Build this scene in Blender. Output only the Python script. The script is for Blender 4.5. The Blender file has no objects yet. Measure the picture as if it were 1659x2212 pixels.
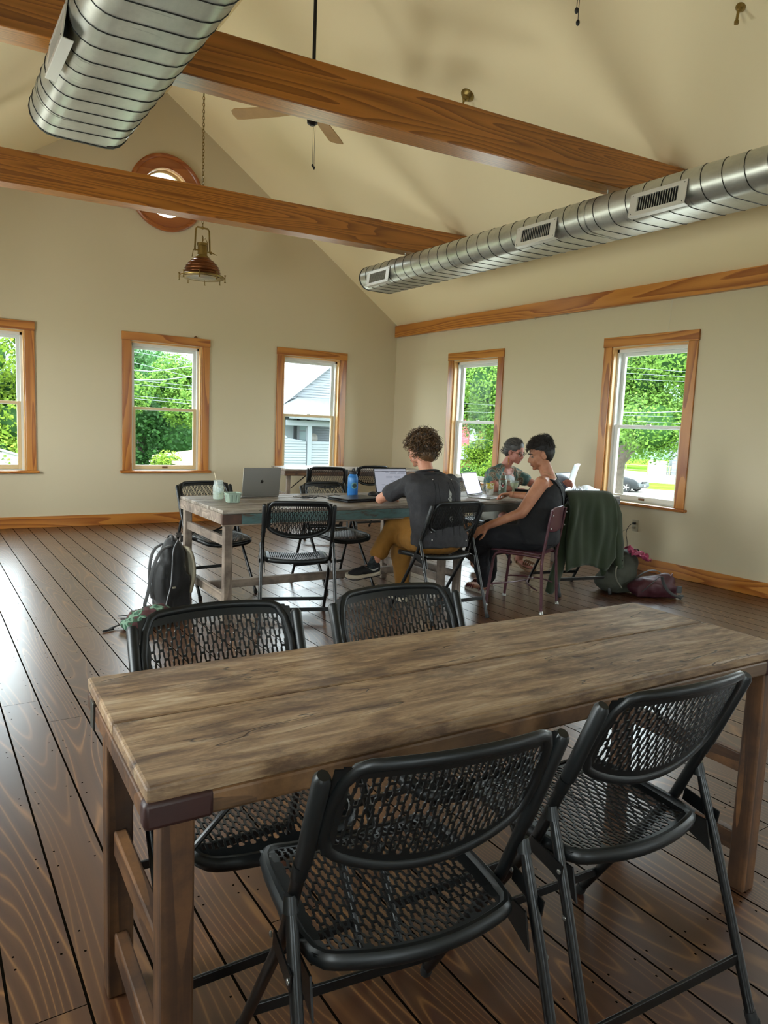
import bpy, bmesh, math, random
from mathutils import Vector, Matrix, noise
from math import sin, cos, pi, radians as rad
random.seed(7)
scn = bpy.context.scene
# ---------------------------------------------------------------- camera, sky, sun, exposure
F = Vector((0.546639, 0.828753, -0.119814)); RT = Vector((0.836757, -0.546085, 0.04035)); UP = Vector((0.031989, 0.122312, 0.991976))
cd = bpy.data.cameras.new('camera'); cam = bpy.data.objects.new('camera', cd); scn.collection.objects.link(cam)
mw = Matrix((RT, UP, -F)).transposed().to_4x4(); mw.translation = (0, 0, 1.35); cam.matrix_world = mw
cd.sensor_fit = 'HORIZONTAL'; cd.sensor_width = 36.0; cd.lens = 1547.86/1659*36.0; cd.clip_start = .02; cd.clip_end = 600
scn.camera = cam
w = bpy.data.worlds.new('sky'); scn.world = w; w.use_nodes = True
bg = w.node_tree.nodes['Background']; bg.inputs[0].default_value = (.86, .95, 1.0, 1); bg.inputs[1].default_value = 4.4
sd = bpy.data.lights.new('sun', 'SUN'); sd.energy = 1.6; sd.angle = rad(6); sd.color = (1, .96, .88)
sun = bpy.data.objects.new('sun', sd); scn.collection.objects.link(sun)
sun.rotation_euler = Vector((-.10, -.30, 1.0)).to_track_quat('Z', 'Y').to_euler()
vs = scn.view_settings; scn.display_settings.display_device = 'sRGB'; vs.view_transform = 'Standard'; vs.look = 'None'; vs.gamma = 1; vs.use_curve_mapping = False
vs.exposure = 1.8
DL, DB, DR = (8.6, 9.6, 5.5, 3.6), .6, 2.2   # brightness of the fill lights added in the left, back and rear right windows
cy = scn.cycles
cy.use_denoising = True; cy.denoiser = 'OPENIMAGEDENOISE'; cy.denoising_input_passes = 'RGB_ALBEDO_NORMAL'; cy.denoising_prefilter = 'ACCURATE'
cy.max_bounces = 12; cy.diffuse_bounces = 7; cy.glossy_bounces = 4; cy.transmission_bounces = 6; cy.transparent_max_bounces = 16
cy.caustics_reflective = False; cy.caustics_refractive = False; cy.sample_clamp_indirect = 4
# ---------------------------------------------------------------- helpers
def V(*a): return Vector(a)
def link(o): scn.collection.objects.link(o); return o
def frame_from(d):
    d = d.normalized(); a = Vector((0, 0, 1)) if abs(d.z) < .95 else Vector((1, 0, 0))
    x = a.cross(d).normalized(); return x, d.cross(x).normalized()
class MB:
    def __init__(s): s.v = []; s.f = []; s.m = []; s.mi = 0
    def mat(s, i): s.mi = i; return s
    def add(s, vs, fs, M=None):
        b = len(s.v); s.v += [tuple(M @ Vector(q)) if M else tuple(q) for q in vs]
        for f in fs: s.f.append([i+b for i in f]); s.m.append(s.mi)
        return s
    def box(s, c, d, M=None, rz=0, ry=0, rx=0):
        x, y, z = [q/2 for q in d]
        T = Matrix.Translation(c)
        if rz: T = T @ Matrix.Rotation(rz, 4, 'Z')
        if ry: T = T @ Matrix.Rotation(ry, 4, 'Y')
        if rx: T = T @ Matrix.Rotation(rx, 4, 'X')
        if M: T = M @ T
        vs = [(a*x, b*y, g*z) for g in (-1, 1) for b in (-1, 1) for a in (-1, 1)]
        return s.add(vs, [(0, 2, 3, 1), (4, 5, 7, 6), (0, 1, 5, 4), (2, 6, 7, 3), (0, 4, 6, 2), (1, 3, 7, 5)], T)
    def span(s, a, b, M=None): # box between two corners
        a = Vector(a); b = Vector(b); return s.box((a+b)/2, [abs(q) for q in (b-a)], M)
    def beam(s, p0, p1, wd, hg, up=(0, 0, 1), M=None): # rectangular bar from p0 to p1
        p0 = Vector(p0); p1 = Vector(p1); d = (p1-p0).normalized(); u = Vector(up); sx = u.cross(d)
        if sx.length < 1e-4: sx = Vector((1, 0, 0)).cross(d)
        sx.normalize(); u = d.cross(sx); vs = []
        for q in (p0, p1):
            for a, b in ((-1, -1), (1, -1), (1, 1), (-1, 1)): vs.append(q+sx*a*wd/2+u*b*hg/2)
        return s.add(vs, [(0, 3, 2, 1), (4, 5, 6, 7), (0, 1, 5, 4), (1, 2, 6, 5), (2, 3, 7, 6), (3, 0, 4, 7)], M)
    def rings(s, rings, cap=True, closed=False, M=None):
        n = len(rings[0]); vs = [q for r in rings for q in r]; fs = []; k = len(rings)
        for i in range(k if closed else k-1):
            for j in range(n):
                a = i*n+j; b = i*n+(j+1) % n; c = ((i+1) % k)*n+(j+1) % n; d = ((i+1) % k)*n+j
                fs.append((a, b, c, d))
        if cap and not closed: fs.append(tuple(range(n-1, -1, -1))); fs.append(tuple(range((k-1)*n, k*n)))
        return s.add(vs, fs, M)
    def tube(s, pts, r, n=8, cap=True, closed=False, flat=1, up=None, M=None):
        pts = [Vector(q) for q in pts]; k = len(pts); rs = []; X = None
        for i, q in enumerate(pts):
            a = pts[(i-1) % k] if (closed or i > 0) else q; b = pts[(i+1) % k] if (closed or i < k-1) else q
            d = (b-a)
            if d.length < 1e-9: d = Vector((0, 0, 1))
            d.normalize()
            if up is not None: X = Vector(up).cross(d); X = X.normalized() if X.length > 1e-5 else frame_from(d)[0]
            elif X is None: X = frame_from(d)[0]
            else: X = (X-d*X.dot(d)); X = X.normalized() if X.length > 1e-6 else frame_from(d)[0]
            Y = d.cross(X); ri = r[i] if isinstance(r, (list, tuple)) else r
            rs.append([q+X*ri*cos(2*pi*j/n)+Y*ri*flat*sin(2*pi*j/n) for j in range(n)])
        return s.rings(rs, cap, closed, M)
    def lathe(s, prof, n=24, M=None, c=(0, 0, 0), cap=True):
        rs = [[(c[0]+r*cos(2*pi*j/n), c[1]+r*sin(2*pi*j/n), c[2]+z) for j in range(n)] for r, z in prof]
        return s.rings(rs, cap, M=M)
    def prism(s, poly, z0, z1, M=None):
        n = len(poly); return s.rings([[(x, y, z0) for x, y in poly], [(x, y, z1) for x, y in poly]], M=M)
    def ell(s, c, r, M=None, n=16, k=10, R=None):
        rs = []
        T = Matrix.Translation(c) @ (R if R else Matrix.Identity(4)); T = M @ T if M else T
        for i in range(k+1):
            t = pi*i/k; t = min(max(t, .02), pi-.02)
            rs.append([(r[0]*sin(t)*cos(2*pi*j/n), r[1]*sin(t)*sin(2*pi*j/n), -r[2]*cos(t)) for j in range(n)])
        return s.rings(rs, M=T)
    def caps(s, p0, p1, r0, r1, n=14, M=None, flat=1, up=None): # tapered capsule
        p0 = Vector(p0); p1 = Vector(p1); d = (p1-p0).normalized(); pts = []; rr = []
        for i in range(4): a = pi/2*(1-i/4); pts.append(p0-d*r0*sin(a)); rr.append(max(r0*cos(a), r0*.05))
        for i in range(5): a = pi/2*i/4; pts.append(p1+d*r1*sin(a)); rr.append(max(r1*cos(a), r1*.05))
        return s.tube(pts, rr, n, M=M, flat=flat, up=up)
    def sheet(s, grid, M=None): # grid of points -> quads
        n = len(grid[0]); vs = [q for r in grid for q in r]
        return s.add(vs, [(i*n+j, i*n+j+1, (i+1)*n+j+1, (i+1)*n+j) for i in range(len(grid)-1) for j in range(n-1)], M)
    def build(s, name, mats, parent=None, smooth=40, bevel=0, seg=2, sub=0, solid=0, fix=True, loc=None):
        me = bpy.data.meshes.new(name); me.from_pydata([tuple(q) for q in s.v], [], s.f)
        if not isinstance(mats, (list, tuple)): mats = [mats]
        for q in mats: me.materials.append(q)
        if len(mats) > 1: me.polygons.foreach_set('material_index', s.m)
        if fix:
            bm = bmesh.new(); bm.from_mesh(me); bmesh.ops.recalc_face_normals(bm, faces=bm.faces); bm.to_mesh(me); bm.free()
        if smooth:
            me.polygons.foreach_set('use_smooth', [True]*len(me.polygons))
            if smooth < 180: me.set_sharp_from_angle(angle=rad(smooth))
        me.update()
        o = link(bpy.data.objects.new(name, me))
        if parent: o.parent = parent
        if loc is not None: o.location = loc
        if solid:
            q = o.modifiers.new('solid', 'SOLIDIFY'); q.thickness = abs(solid); q.offset = 1 if solid > 0 else -1
        if sub: q = o.modifiers.new('sub', 'SUBSURF'); q.levels = q.render_levels = sub
        if bevel:
            q = o.modifiers.new('bevel', 'BEVEL'); q.width = bevel; q.segments = seg; q.limit_method = 'ANGLE'; q.angle_limit = rad(35); q.harden_normals = False
        return o
def tag(o, label=None, cat=None, group=None, kind=None):
    for k, q in (('label', label), ('category', cat), ('group', group), ('kind', kind)):
        if q: o[k] = q
    return o
def thing(name, loc=(0, 0, 0), rz=0, label=None, cat=None, group=None, kind=None):
    o = link(bpy.data.objects.new(name, None)); o.location = loc; o.rotation_euler = (0, 0, rz); o.empty_display_size = .1
    return tag(o, label, cat, group, kind)
def copy_tree(o, loc=None, rz=None, label=None, group=None, top=True):
    c = o.copy(); link(c)
    if loc is not None: c.location = loc
    if rz is not None: c.rotation_euler = (0, 0, rz)
    if label: c['label'] = label
    if group: c['group'] = group
    for ch in list(o.children):
        d = copy_tree(ch, top=False); d.parent = c; d.matrix_parent_inverse = ch.matrix_parent_inverse.copy()
    return c
def remesh(o, vox, smooth=4, fac=.5):
    q = o.modifiers.new('remesh', 'REMESH'); q.mode = 'VOXEL'; q.voxel_size = vox; q.use_smooth_shade = True
    if smooth: q = o.modifiers.new('smooth', 'SMOOTH'); q.factor = fac; q.iterations = smooth
    return o
# ---------------------------------------------------------------- materials
def lin(c):
    if isinstance(c, str): c = [int(c[i:i+2], 16)/255 for i in (0, 2, 4)]
    return tuple(((q+.055)/1.055)**2.4 if q > .04045 else q/12.92 for q in c)+(1,)
class NT:
    def __init__(s, name):
        s.m = bpy.data.materials.new(name); s.m.use_nodes = True; s.t = s.m.node_tree; s.N = s.t.nodes; s.L = s.t.links
        s.b = s.N['Principled BSDF']; s.out = s.N['Material Output']
    def n(s, t, **k):
        x = s.N.new(t)
        for a, q in k.items():
            if a.startswith('i_'):
                kk = a[2:]; kk = int(kk) if kk.isdigit() else kk.replace('_', ' ')
                s.set(x.inputs[kk], q)
            else: setattr(x, a, q)
        return x
    def set(s, inp, q):
        if isinstance(q, bpy.types.NodeSocket): s.L.new(q, inp)
        elif hasattr(q, 'outputs'): s.L.new(q.outputs[0], inp)
        else: inp.default_value = q
    def p(s, **k):
        for a, q in k.items(): s.set(s.b.inputs[a.replace('_', ' ')], q)
        return s
    def math(s, op, a, b=None, c=None):
        x = s.n('ShaderNodeMath', operation=op); s.set(x.inputs[0], a)
        if b is not None: s.set(x.inputs[1], b)
        if c is not None: s.set(x.inputs[2], c)
        return x.outputs[0]
    def mix(s, f, a, b, mode='MIX'):
        x = s.n('ShaderNodeMix', data_type='RGBA', blend_type=mode); s.set(x.inputs[0], f); s.set(x.inputs[6], a); s.set(x.inputs[7], b); return x.outputs[2]
    def ramp(s, f, st, interp='LINEAR'):
        x = s.n('ShaderNodeValToRGB'); x.color_ramp.interpolation = interp; e = x.color_ramp.elements
        while len(e) < len(st): e.new(.5)
        for q, (a, c) in zip(e, st): q.position = a; q.color = c if len(c) == 4 else tuple(c)+(1,)
        s.set(x.inputs[0], f); return x.outputs[0]
    def coord(s, scale=(1, 1, 1), kind='Object', loc=(0, 0, 0)):
        c = s.n('ShaderNodeTexCoord'); mp = s.n('ShaderNodeMapping'); s.L.new(c.outputs[kind], mp.inputs[0]); mp.inputs['Scale'].default_value = scale; mp.inputs['Location'].default_value = loc; return mp.outputs[0]
    def noise(s, vec, scale=5, detail=4, rough=.5, dist=0, dim='3D'):
        x = s.n('ShaderNodeTexNoise', noise_dimensions=dim); s.set(x.inputs['Vector'], vec); x.inputs['Scale'].default_value = scale; x.inputs['Detail'].default_value = detail
        x.inputs['Roughness'].default_value = rough; x.inputs['Distortion'].default_value = dist; return x.outputs[0]
    def bump(s, h, st=.3, dist=.01):
        x = s.n('ShaderNodeBump'); x.inputs['Strength'].default_value = st; x.inputs['Distance'].default_value = dist; s.set(x.inputs['Height'], h); s.L.new(x.outputs[0], s.b.inputs['Normal']); return s
    def rand(s):
        g = s.n('ShaderNodeNewGeometry'); o = s.n('ShaderNodeObjectInfo'); return s.math('FRACT', s.math('ADD', g.outputs['Random Per Island'], o.outputs['Random']))
def plain(name, col, rough=.5, metal=0, bump=0, bs=60, spec=.5, var=0, sheen=0, **k):
    t = NT(name); c = lin(col) if isinstance(col, str) else tuple(col)+(1,)
    if var:
        nz = t.noise(t.coord(), 9, 5, .6); dk = tuple(q*(1-var) for q in c[:3])+(1,); lt = tuple(min(1, q*(1+var)) for q in c[:3])+(1,)
        c = t.ramp(nz, [(.3, dk), (.7, lt)])
    t.p(Base_Color=c, Roughness=rough, Metallic=metal); t.b.inputs['Specular IOR Level'].default_value = spec
    if sheen: t.b.inputs['Sheen Weight'].default_value = sheen
    if bump: t.bump(t.noise(t.coord(), bs, 4, .6), bump, .004)
    for a, q in k.items(): t.b.inputs[a.replace('_', ' ')].default_value = q
    return t.m
def wood(name, light, dark, axis='x', rough=.35, grain=9, stretch=.07, sc=2.2, dirt=None, coat=0, bump=.1, fine=.35, mid=None, contrast=(.25, .8), isl=.35):
    t = NT(name); ax = {'x': 0, 'y': 1, 'z': 2}[axis]; r = t.rand()
    tc = t.n('ShaderNodeTexCoord'); off = t.n('ShaderNodeCombineXYZ'); t.set(off.inputs[0], t.math('MULTIPLY', r, 37.)); t.set(off.inputs[1], t.math('MULTIPLY', r, 11.)); t.set(off.inputs[2], t.math('MULTIPLY', r, 23.))
    va = t.n('ShaderNodeVectorMath', operation='ADD'); t.L.new(tc.outputs['Object'], va.inputs[0]); t.L.new(off.outputs[0], va.inputs[1])
    s3 = [sc]*3; s3[ax] = sc*stretch; m1 = t.n('ShaderNodeMapping'); t.L.new(va.outputs[0], m1.inputs[0]); m1.inputs['Scale'].default_value = s3
    h = t.noise(m1.outputs[0], 1.6, 2, .45, .3); ring = t.math('MULTIPLY', h, grain*2.2); ring = t.math('FRACT', ring)
    s4 = [130.]*3; s4[ax] = 3.; m2 = t.n('ShaderNodeMapping'); t.L.new(va.outputs[0], m2.inputs[0]); m2.inputs['Scale'].default_value = s4
    fi = t.noise(m2.outputs[0], 1, 3, .6)
    g = t.math('ADD', t.math('MULTIPLY', ring, 1-fine), t.math('MULTIPLY', fi, fine))
    L_, D_ = lin(light), lin(dark); Mi = lin(mid) if mid else tuple((a+b)/2 for a, b in zip(L_, D_))
    c = t.ramp(g, [(contrast[0], L_), ((contrast[0]+contrast[1])/2, Mi), (contrast[1], D_), (min(1, contrast[1]+.12), L_)])
    c = t.mix(t.math('MULTIPLY', r, isl), c, D_)
    if dirt:
        nz = t.noise(va.outputs[0], 5, 6, .65); c = t.mix(t.ramp(nz, [(.42, (0, 0, 0)), (.66, (1, 1, 1))]), c, lin(dirt))
    t.p(Base_Color=c, Roughness=t.math('MAXIMUM', t.math('ADD', rough-.06, t.math('MULTIPLY', fi, .14)), .285))
    if coat: t.b.inputs['Coat Weight'].default_value = coat; t.b.inputs['Coat Roughness'].default_value = .29
    if bump: t.bump(g, bump, .002)
    return t.m
M = {}
for ax in 'xyz':
    M['pine_'+ax] = wood('pine_'+ax, 'C08038', '8A4A16', ax, rough=.3, grain=7, coat=.35, mid='B0702C', fine=.3, isl=.15)
    M['jamb_'+ax] = wood('jamb_'+ax, 'E2B878', 'C08A48', ax, rough=.35, grain=6, coat=.2, isl=.1)
    M['old_'+ax] = wood('old_'+ax, '6E4A2A', '3C2412', ax, rough=.55, grain=8, dirt='2C1A0E', bump=.4, isl=.4)
    M['grey_'+ax] = wood('grey_'+ax, '9C8C7C', '6E6055', ax, rough=.7, grain=7, dirt='574A40', bump=.4, isl=.3)
# beams: darker, amber varnish
M['beam_x'] = wood('beam_x', 'AC6C28', '764212', 'x', rough=.28, grain=11, coat=.5, mid='9A601E', stretch=.05, sc=2.6, isl=.05)
# table tops
def tabletop_mat(name, cols, paint=None):
    t = NT(name); r = t.rand(); tc = t.n('ShaderNodeTexCoord'); off = t.n('ShaderNodeCombineXYZ'); t.set(off.inputs[0], t.math('MULTIPLY', r, 19.)); t.set(off.inputs[1], t.math('MULTIPLY', r, 7.))
    va = t.n('ShaderNodeVectorMath', operation='ADD'); t.L.new(tc.outputs['Object'], va.inputs[0]); t.L.new(off.outputs[0], va.inputs[1]); P = va.outputs[0]
    def mp(s): m = t.n('ShaderNodeMapping'); t.L.new(P, m.inputs[0]); m.inputs['Scale'].default_value = s; return m.outputs[0]
    a = t.noise(mp((1.1, 6, 6)), 3.6, 10, .72, .5); c = t.ramp(a, [(.34, lin(cols[0])), (.45, lin(cols[1])), (.54, lin(cols[2])), (.68, lin(cols[3]))])
    b = t.noise(mp((3.0, 7, 7)), 1.6, 6, .7); c = t.mix(t.ramp(b, [(.5, (0, 0, 0)), (.64, (.8, .8, .8))]), c, lin(cols[0]))
    fi = t.noise(mp((4, 160, 160)), 1, 3, .6); c = t.mix(t.ramp(fi, [(.35, (.35, .35, .35)), (.6, (0, 0, 0))]), c, lin(cols[4]))
    cr = t.noise(mp((.7, 6, 6)), 1.3, 3, .55, .2); cr = t.math('ABSOLUTE', t.math('SUBTRACT', cr, .5)); crm = t.ramp(cr, [(0, (1, 1, 1)), (.0035, (0, 0, 0))])
    c = t.mix(crm, c, lin('1E120A'))
    vo = t.n('ShaderNodeTexVoronoi'); t.L.new(mp((6, 9, 9)), vo.inputs['Vector']); vo.inputs['Scale'].default_value = 1.; pm = t.ramp(vo.outputs['Distance'], [(.03, (1, 1, 1)), (.05, (0, 0, 0))]); c = t.mix(pm, c, lin('1E120A'))
    t.p(Base_Color=c, Roughness=t.ramp(a, [(.3, (.62, .62, .62)), (.7, (.46, .46, .46))])); h = t.math('SUBTRACT', t.math('ADD', t.math('MULTIPLY', fi, .25), t.math('MULTIPLY', a, .8)), t.math('MULTIPLY', crm, .8))
    return t.bump(h, .45, .003).m
M['top_near'] = tabletop_mat('top_near', ('48362A', '735A42', '907658', 'A8947A', '554030'))
M['top_far'] = tabletop_mat('top_far', ('5E5248', '7C7064', '958A7C', 'A89F92', '5A5048'))
# floor
t = NT('floor_boards'); PW = .157
tc = t.n('ShaderNodeTexCoord'); sx = t.n('ShaderNodeSeparateXYZ'); t.L.new(tc.outputs['Object'], sx.inputs[0]); X, Y = sx.outputs[0], sx.outputs[1]
u = t.math('DIVIDE', t.math('ADD', X, .017), PW); pid = t.math('FLOOR', u); fu = t.math('FRACT', u)
wn = t.n('ShaderNodeTexWhiteNoise', noise_dimensions='1D'); t.set(wn.inputs['W'], pid); rp = wn.outputs['Value']
yy = t.math('DIVIDE', t.math('ADD', Y, t.math('MULTIPLY', rp, 31.)), 3.1); bid = t.math('FLOOR', yy); fy = t.math('FRACT', yy)
wn2 = t.n('ShaderNodeTexWhiteNoise', noise_dimensions='2D'); cb = t.n('ShaderNodeCombineXYZ'); t.set(cb.inputs[0], pid); t.set(cb.inputs[1], bid); t.L.new(cb.outputs[0], wn2.inputs['Vector']); rb = wn2.outputs['Value']
gv = t.n('ShaderNodeCombineXYZ'); t.set(gv.inputs[0], t.math('ADD', X, t.math('MULTIPLY', rb, 53.))); t.set(gv.inputs[1], t.math('MULTIPLY', Y, .11)); t.set(gv.inputs[2], t.math('MULTIPLY', rb, 17.))
h = t.noise(gv.outputs[0], 3.4, 1.0, .4, 0); ring = t.math('FRACT', t.math('MULTIPLY', h, 34.))
f2 = t.n('ShaderNodeCombineXYZ'); t.set(f2.inputs[0], t.math('MULTIPLY', X, 260.)); t.set(f2.inputs[1], t.math('MULTIPLY', Y, 5.)); fi = t.noise(f2.outputs[0], 1, 3, .6)
c = t.ramp(ring, [(0, lin('5A3820')), (.10, lin('94683C')), (.22, lin('4E2E1A')), (.6, lin('34190E')), (.9, lin('42241A')), (1, lin('5A3820'))])
bl = t.noise(gv.outputs[0], 1.7, 4, .6); c = t.mix(t.ramp(bl, [(.35, (0, 0, 0)), (.7, (.6, .6, .6))]), c, lin('6A4526'))
c = t.mix(t.math('MULTIPLY', rb, .45), c, lin('36201A')); c = t.mix(t.math('MULTIPLY', fi, .45), c, lin('24120A'))
gap = t.math('LESS_THAN', t.math('ABSOLUTE', t.math('SUBTRACT', fu, .5)), .5-.0034/PW); gap2 = t.math('GREATER_THAN', fy, .0009)
gw = t.math('MULTIPLY', gap, gap2)
ny = t.math('ABSOLUTE', t.math('SUBTRACT', t.math('FRACT', t.math('DIVIDE', Y, .405)), .5)); nx = t.math('ABSOLUTE', t.math('SUBTRACT', t.math('ABSOLUTE', t.math('SUBTRACT', fu, .5)), .33))
nj = t.math('MULTIPLY', t.math('SUBTRACT', rp, .5), .06); ny = t.math('ABSOLUTE', t.math('SUBTRACT', ny, t.math('ADD', .08, nj)))
nail = t.math('MULTIPLY', t.math('LESS_THAN', ny, .0075), t.math('LESS_THAN', nx, .0175))
dark = t.math('MAXIMUM', t.math('SUBTRACT', 1., gw), nail); c = t.mix(dark, c, (.004, .003, .002, 1))
sm = t.noise(tc.outputs['Object'], 2.3, 5, .6); ro = t.math('ADD', t.math('MULTIPLY', sm, .12), .265)
t.p(Base_Color=c, Roughness=t.math('MAXIMUM', t.math('MAXIMUM', ro, .285), t.math('MULTIPLY', dark, .9))); t.set(t.b.inputs['Specular IOR Level'], t.math('MULTIPLY', t.math('SUBTRACT', 1., dark), .62)); t.set(t.b.inputs['Coat Weight'], t.math('MULTIPLY', t.math('SUBTRACT', 1., dark), .3)); t.b.inputs['Coat Roughness'].default_value = .29
wv = t.noise(f2.outputs[0], .12, 2, .5); hh = t.math('SUBTRACT', t.math('ADD', t.math('MULTIPLY', ring, .12), t.math('MULTIPLY', wv, .5)), t.math('MULTIPLY', dark, 1.)); t.bump(hh, .22, .002)
M['floor'] = t.m
M['wall'] = plain('wall_paint', 'C8BCA0', .75, bump=.05, bs=120, spec=.2)
M['ceil'] = plain('ceiling_paint', 'F2E4BC', .8, bump=.04, bs=90, spec=.15)
M['vinyl'] = plain('white_vinyl', 'D8DAD6', .35)
M['tanvinyl'] = plain('tan_sash', 'D2BC92', .4)
M['gasket'] = plain('grey_gasket', '8E959A', .5)
M['bronze'] = plain('bronze_latch', '7A5A40', .35, .6)
t = NT('window_glass'); tr = t.n('ShaderNodeBsdfTransparent'); tr.inputs[0].default_value = (.93, .96, .96, 1); gl = t.n('ShaderNodeBsdfGlossy'); gl.inputs['Roughness'].default_value = .02
fr = t.n('ShaderNodeFresnel'); fr.inputs[0].default_value = 1.08; mx = t.n('ShaderNodeMixShader'); t.L.new(fr.outputs[0], mx.inputs[0]); t.L.new(tr.outputs[0], mx.inputs[1]); t.L.new(gl.outputs[0], mx.inputs[2]); t.L.new(mx.outputs[0], t.out.inputs[0])
M['glass'] = t.m
def tint(name, col, k=.75, rough=.05, diff=None, dk=.25):
    t = NT(name); tr = t.n('ShaderNodeBsdfTransparent'); tr.inputs[0].default_value = col+(1,); t.p(Base_Color=(diff or col)+(1,), Roughness=rough); t.b.inputs['Specular IOR Level'].default_value = .6
    mx = t.n('ShaderNodeMixShader'); mx.inputs[0].default_value = dk; t.L.new(tr.outputs[0], mx.inputs[1]); t.L.new(t.b.outputs[0], mx.inputs[2]); t.L.new(mx.outputs[0], t.out.inputs[0]); return t.m
M['blackplastic'] = plain('black_plastic', '0D1011', .40, spec=.42, bump=.03, bs=300)
M['blacksteel'] = plain('black_steel', '0A0C0D', .32, spec=.5)
M['rivet'] = plain('steel_rivet', '8C8C88', .3, .9)
M['rubber'] = plain('black_rubber', '0C0C0C', .7)
t = NT('galvanized'); n1 = t.noise(t.coord((1, .5, 1)), 5, 6, .65); vo = t.n('ShaderNodeTexVoronoi'); t.L.new(t.coord(), vo.inputs['Vector']); vo.inputs['Scale'].default_value = 45
c = t.ramp(n1, [(.3, lin('A6A8A0')), (.6, lin('C4C6BC')), (.8, lin('D4D6CC'))]); c = t.mix(t.math('MULTIPLY', vo.outputs['Color'], .12), c, lin('8A8E8C'))
n2 = t.noise(t.coord((4, 40, 4)), 1, 4, .6); c = t.mix(t.ramp(n2, [(.62, (0, 0, 0)), (.72, (.6, .6, .6))]), c, lin('6A6C68'))
t.p(Base_Color=c, Roughness=t.ramp(n1, [(.3, (.29, .29, .29)), (.7, (.42, .42, .42))]), Metallic=.72).bump(n1, .05, .01); M['galv'] = t.m
M['seam'] = plain('seam_dark', '2A2C2A', .5, .5)
M['whitemetal'] = plain('register_white', 'C9C8C0', .35, .2)
M['darkhole'] = plain('dark_inside', '060606', .8)
M['brass'] = plain('aged_brass', '85703E', .38, .8, var=.25)
M['copper'] = plain('aged_copper', '6E4226', .3, .8, var=.3)
M['dimglass'] = plain('lamp_lens', '8E8C80', .15)
M['fanblade'] = plain('fan_blade', 'A88656', .5, var=.1)
M['fanmetal'] = plain('fan_motor', '2A2622', .35, .7)
M['black'] = plain('matte_black', '0B0B0C', .6)
# ---------------------------------------------------------------- room shell
XL, XR, YF, YB, AX, AZ, SL = -.78, 6.14, 9.147, -3.6, 2.68, 5.2, .683
ZW = AZ-SL*(XR-AX)
WT, WB, WW, SC = 2.353, .64, 1.09, .1   # casing top, sill underside, casing outer width, side casing
OP_T, OP_B = WT-.105, WB+.03
def gable(name, y, cx, rnd, flip):
    xs = sorted(set([XL, XR, AX]+[q for c in cx for q in (c-WW/2+SC, c+WW/2-SC)]+([AX-.4, AX+.4] if rnd else [])))
    b = MB(); top = lambda x: AZ-SL*abs(x-AX)
    for a, c in zip(xs, xs[1:]):
        mid = (a+c)/2; zs = [0]
        win = any(abs(mid-q) < WW/2-SC for q in cx); spans = [(0, None)]
        if win: spans = [(0, OP_B), (OP_T, None)]
        if rnd and abs(mid-AX) < .4: spans = spans[:-1]+[(spans[-1][0], rnd-.4), (rnd+.4, None)]
        for z0, z1 in spans:
            b.add([(a, y, z0), (c, y, z0), (c, y, z1 if z1 is not None else top(c)), (a, y, z1 if z1 is not None else top(a))], [(0, 1, 2, 3)])
    if rnd:
        n = 32; sq = []; ci = []
        for i in range(n):
            t = 2*pi*i/n+pi/4; m = max(abs(cos(t)), abs(sin(t))); sq.append((AX+.4*cos(t)/m, y, rnd+.4*sin(t)/m)); ci.append((AX+.29*cos(t), y, rnd+.29*sin(t)))
        b.add(sq+ci, [(i, (i+1) % n, n+(i+1) % n, n+i) for i in range(n)])
    o = b.build(name, M['wall'], smooth=0, fix=False); me = o.data
    bm = bmesh.new(); bm.from_mesh(me); bmesh.ops.remove_doubles(bm, verts=bm.verts, dist=.001)
    for f in bm.faces:
        if (f.normal.y > 0) == flip: f.normal_flip()
    bm.to_mesh(me); bm.free()
    q = o.modifiers.new('s', 'SOLIDIFY'); q.thickness = .2; q.offset = 1 if True else -1
    return tag(o, kind='structure')
def sidewall(name, x, cy, sgn):
    ys = sorted(set([YB, YF]+[q for c in cy for q in (c-WW/2+SC, c+WW/2-SC)])); b = MB()
    for a, c in zip(ys, ys[1:]):
        mid = (a+c)/2; spans = [(0, ZW)]
        if any(abs(mid-q) < WW/2-SC for q in cy): spans = [(0, OP_B), (OP_T, ZW)]
        for z0, z1 in spans: b.add([(x, a, z0), (x, c, z0), (x, c, z1), (x, a, z1)], [(0, 1, 2, 3)])
    o = b.build(name, M['wall'], smooth=0, fix=False); bm = bmesh.new(); bm.from_mesh(o.data); bmesh.ops.remove_doubles(bm, verts=bm.verts, dist=.001)
    for f in bm.faces:
        if f.normal.x*sgn < 0: f.normal_flip()
    bm.to_mesh(o.data); bm.free()
    q = o.modifiers.new('s', 'SOLIDIFY'); q.thickness = .2; q.offset = 1
    return tag(o, kind='structure')
GX = [.64, AX+.01, 4.73]; RY = [7.295, 4.653, 2.01, -.63]; LY = [7.295, 4.653, 2.01, -.63]; BX = [.64, 4.73]
gable('wall_front', YF, GX, 4.045, False); gable('wall_back', YB, BX, None, True)
sidewall('wall_right', XR, RY, 1); sidewall('wall_left', XL, LY, -1)
b = MB(); b.span((XL-.2, YB-.2, -.1), (XR+.2, YF+.2, 0)); tag(b.build('floor', M['floor'], smooth=0), kind='structure')
b = MB(); o_ = .18
for s in (-1, 1):
    xe = AX+s*(XR-AX+.25); ze = AZ-SL*(XR-AX+.25)
    b.add([(AX, YB-.2, AZ), (xe, YB-.2, ze), (xe, YF+.2, ze), (AX, YF+.2, AZ), (AX, YB-.2, AZ+o_), (xe, YB-.2, ze+o_), (xe, YF+.2, ze+o_), (AX, YF+.2, AZ+o_)], [(0, 1, 2, 3), (4, 5, 6, 7), (1, 2, 6, 5), (0, 1, 5, 4), (2, 3, 7, 6)])
tag(b.build('ceiling', M['ceil'], smooth=0), kind='structure')
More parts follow.
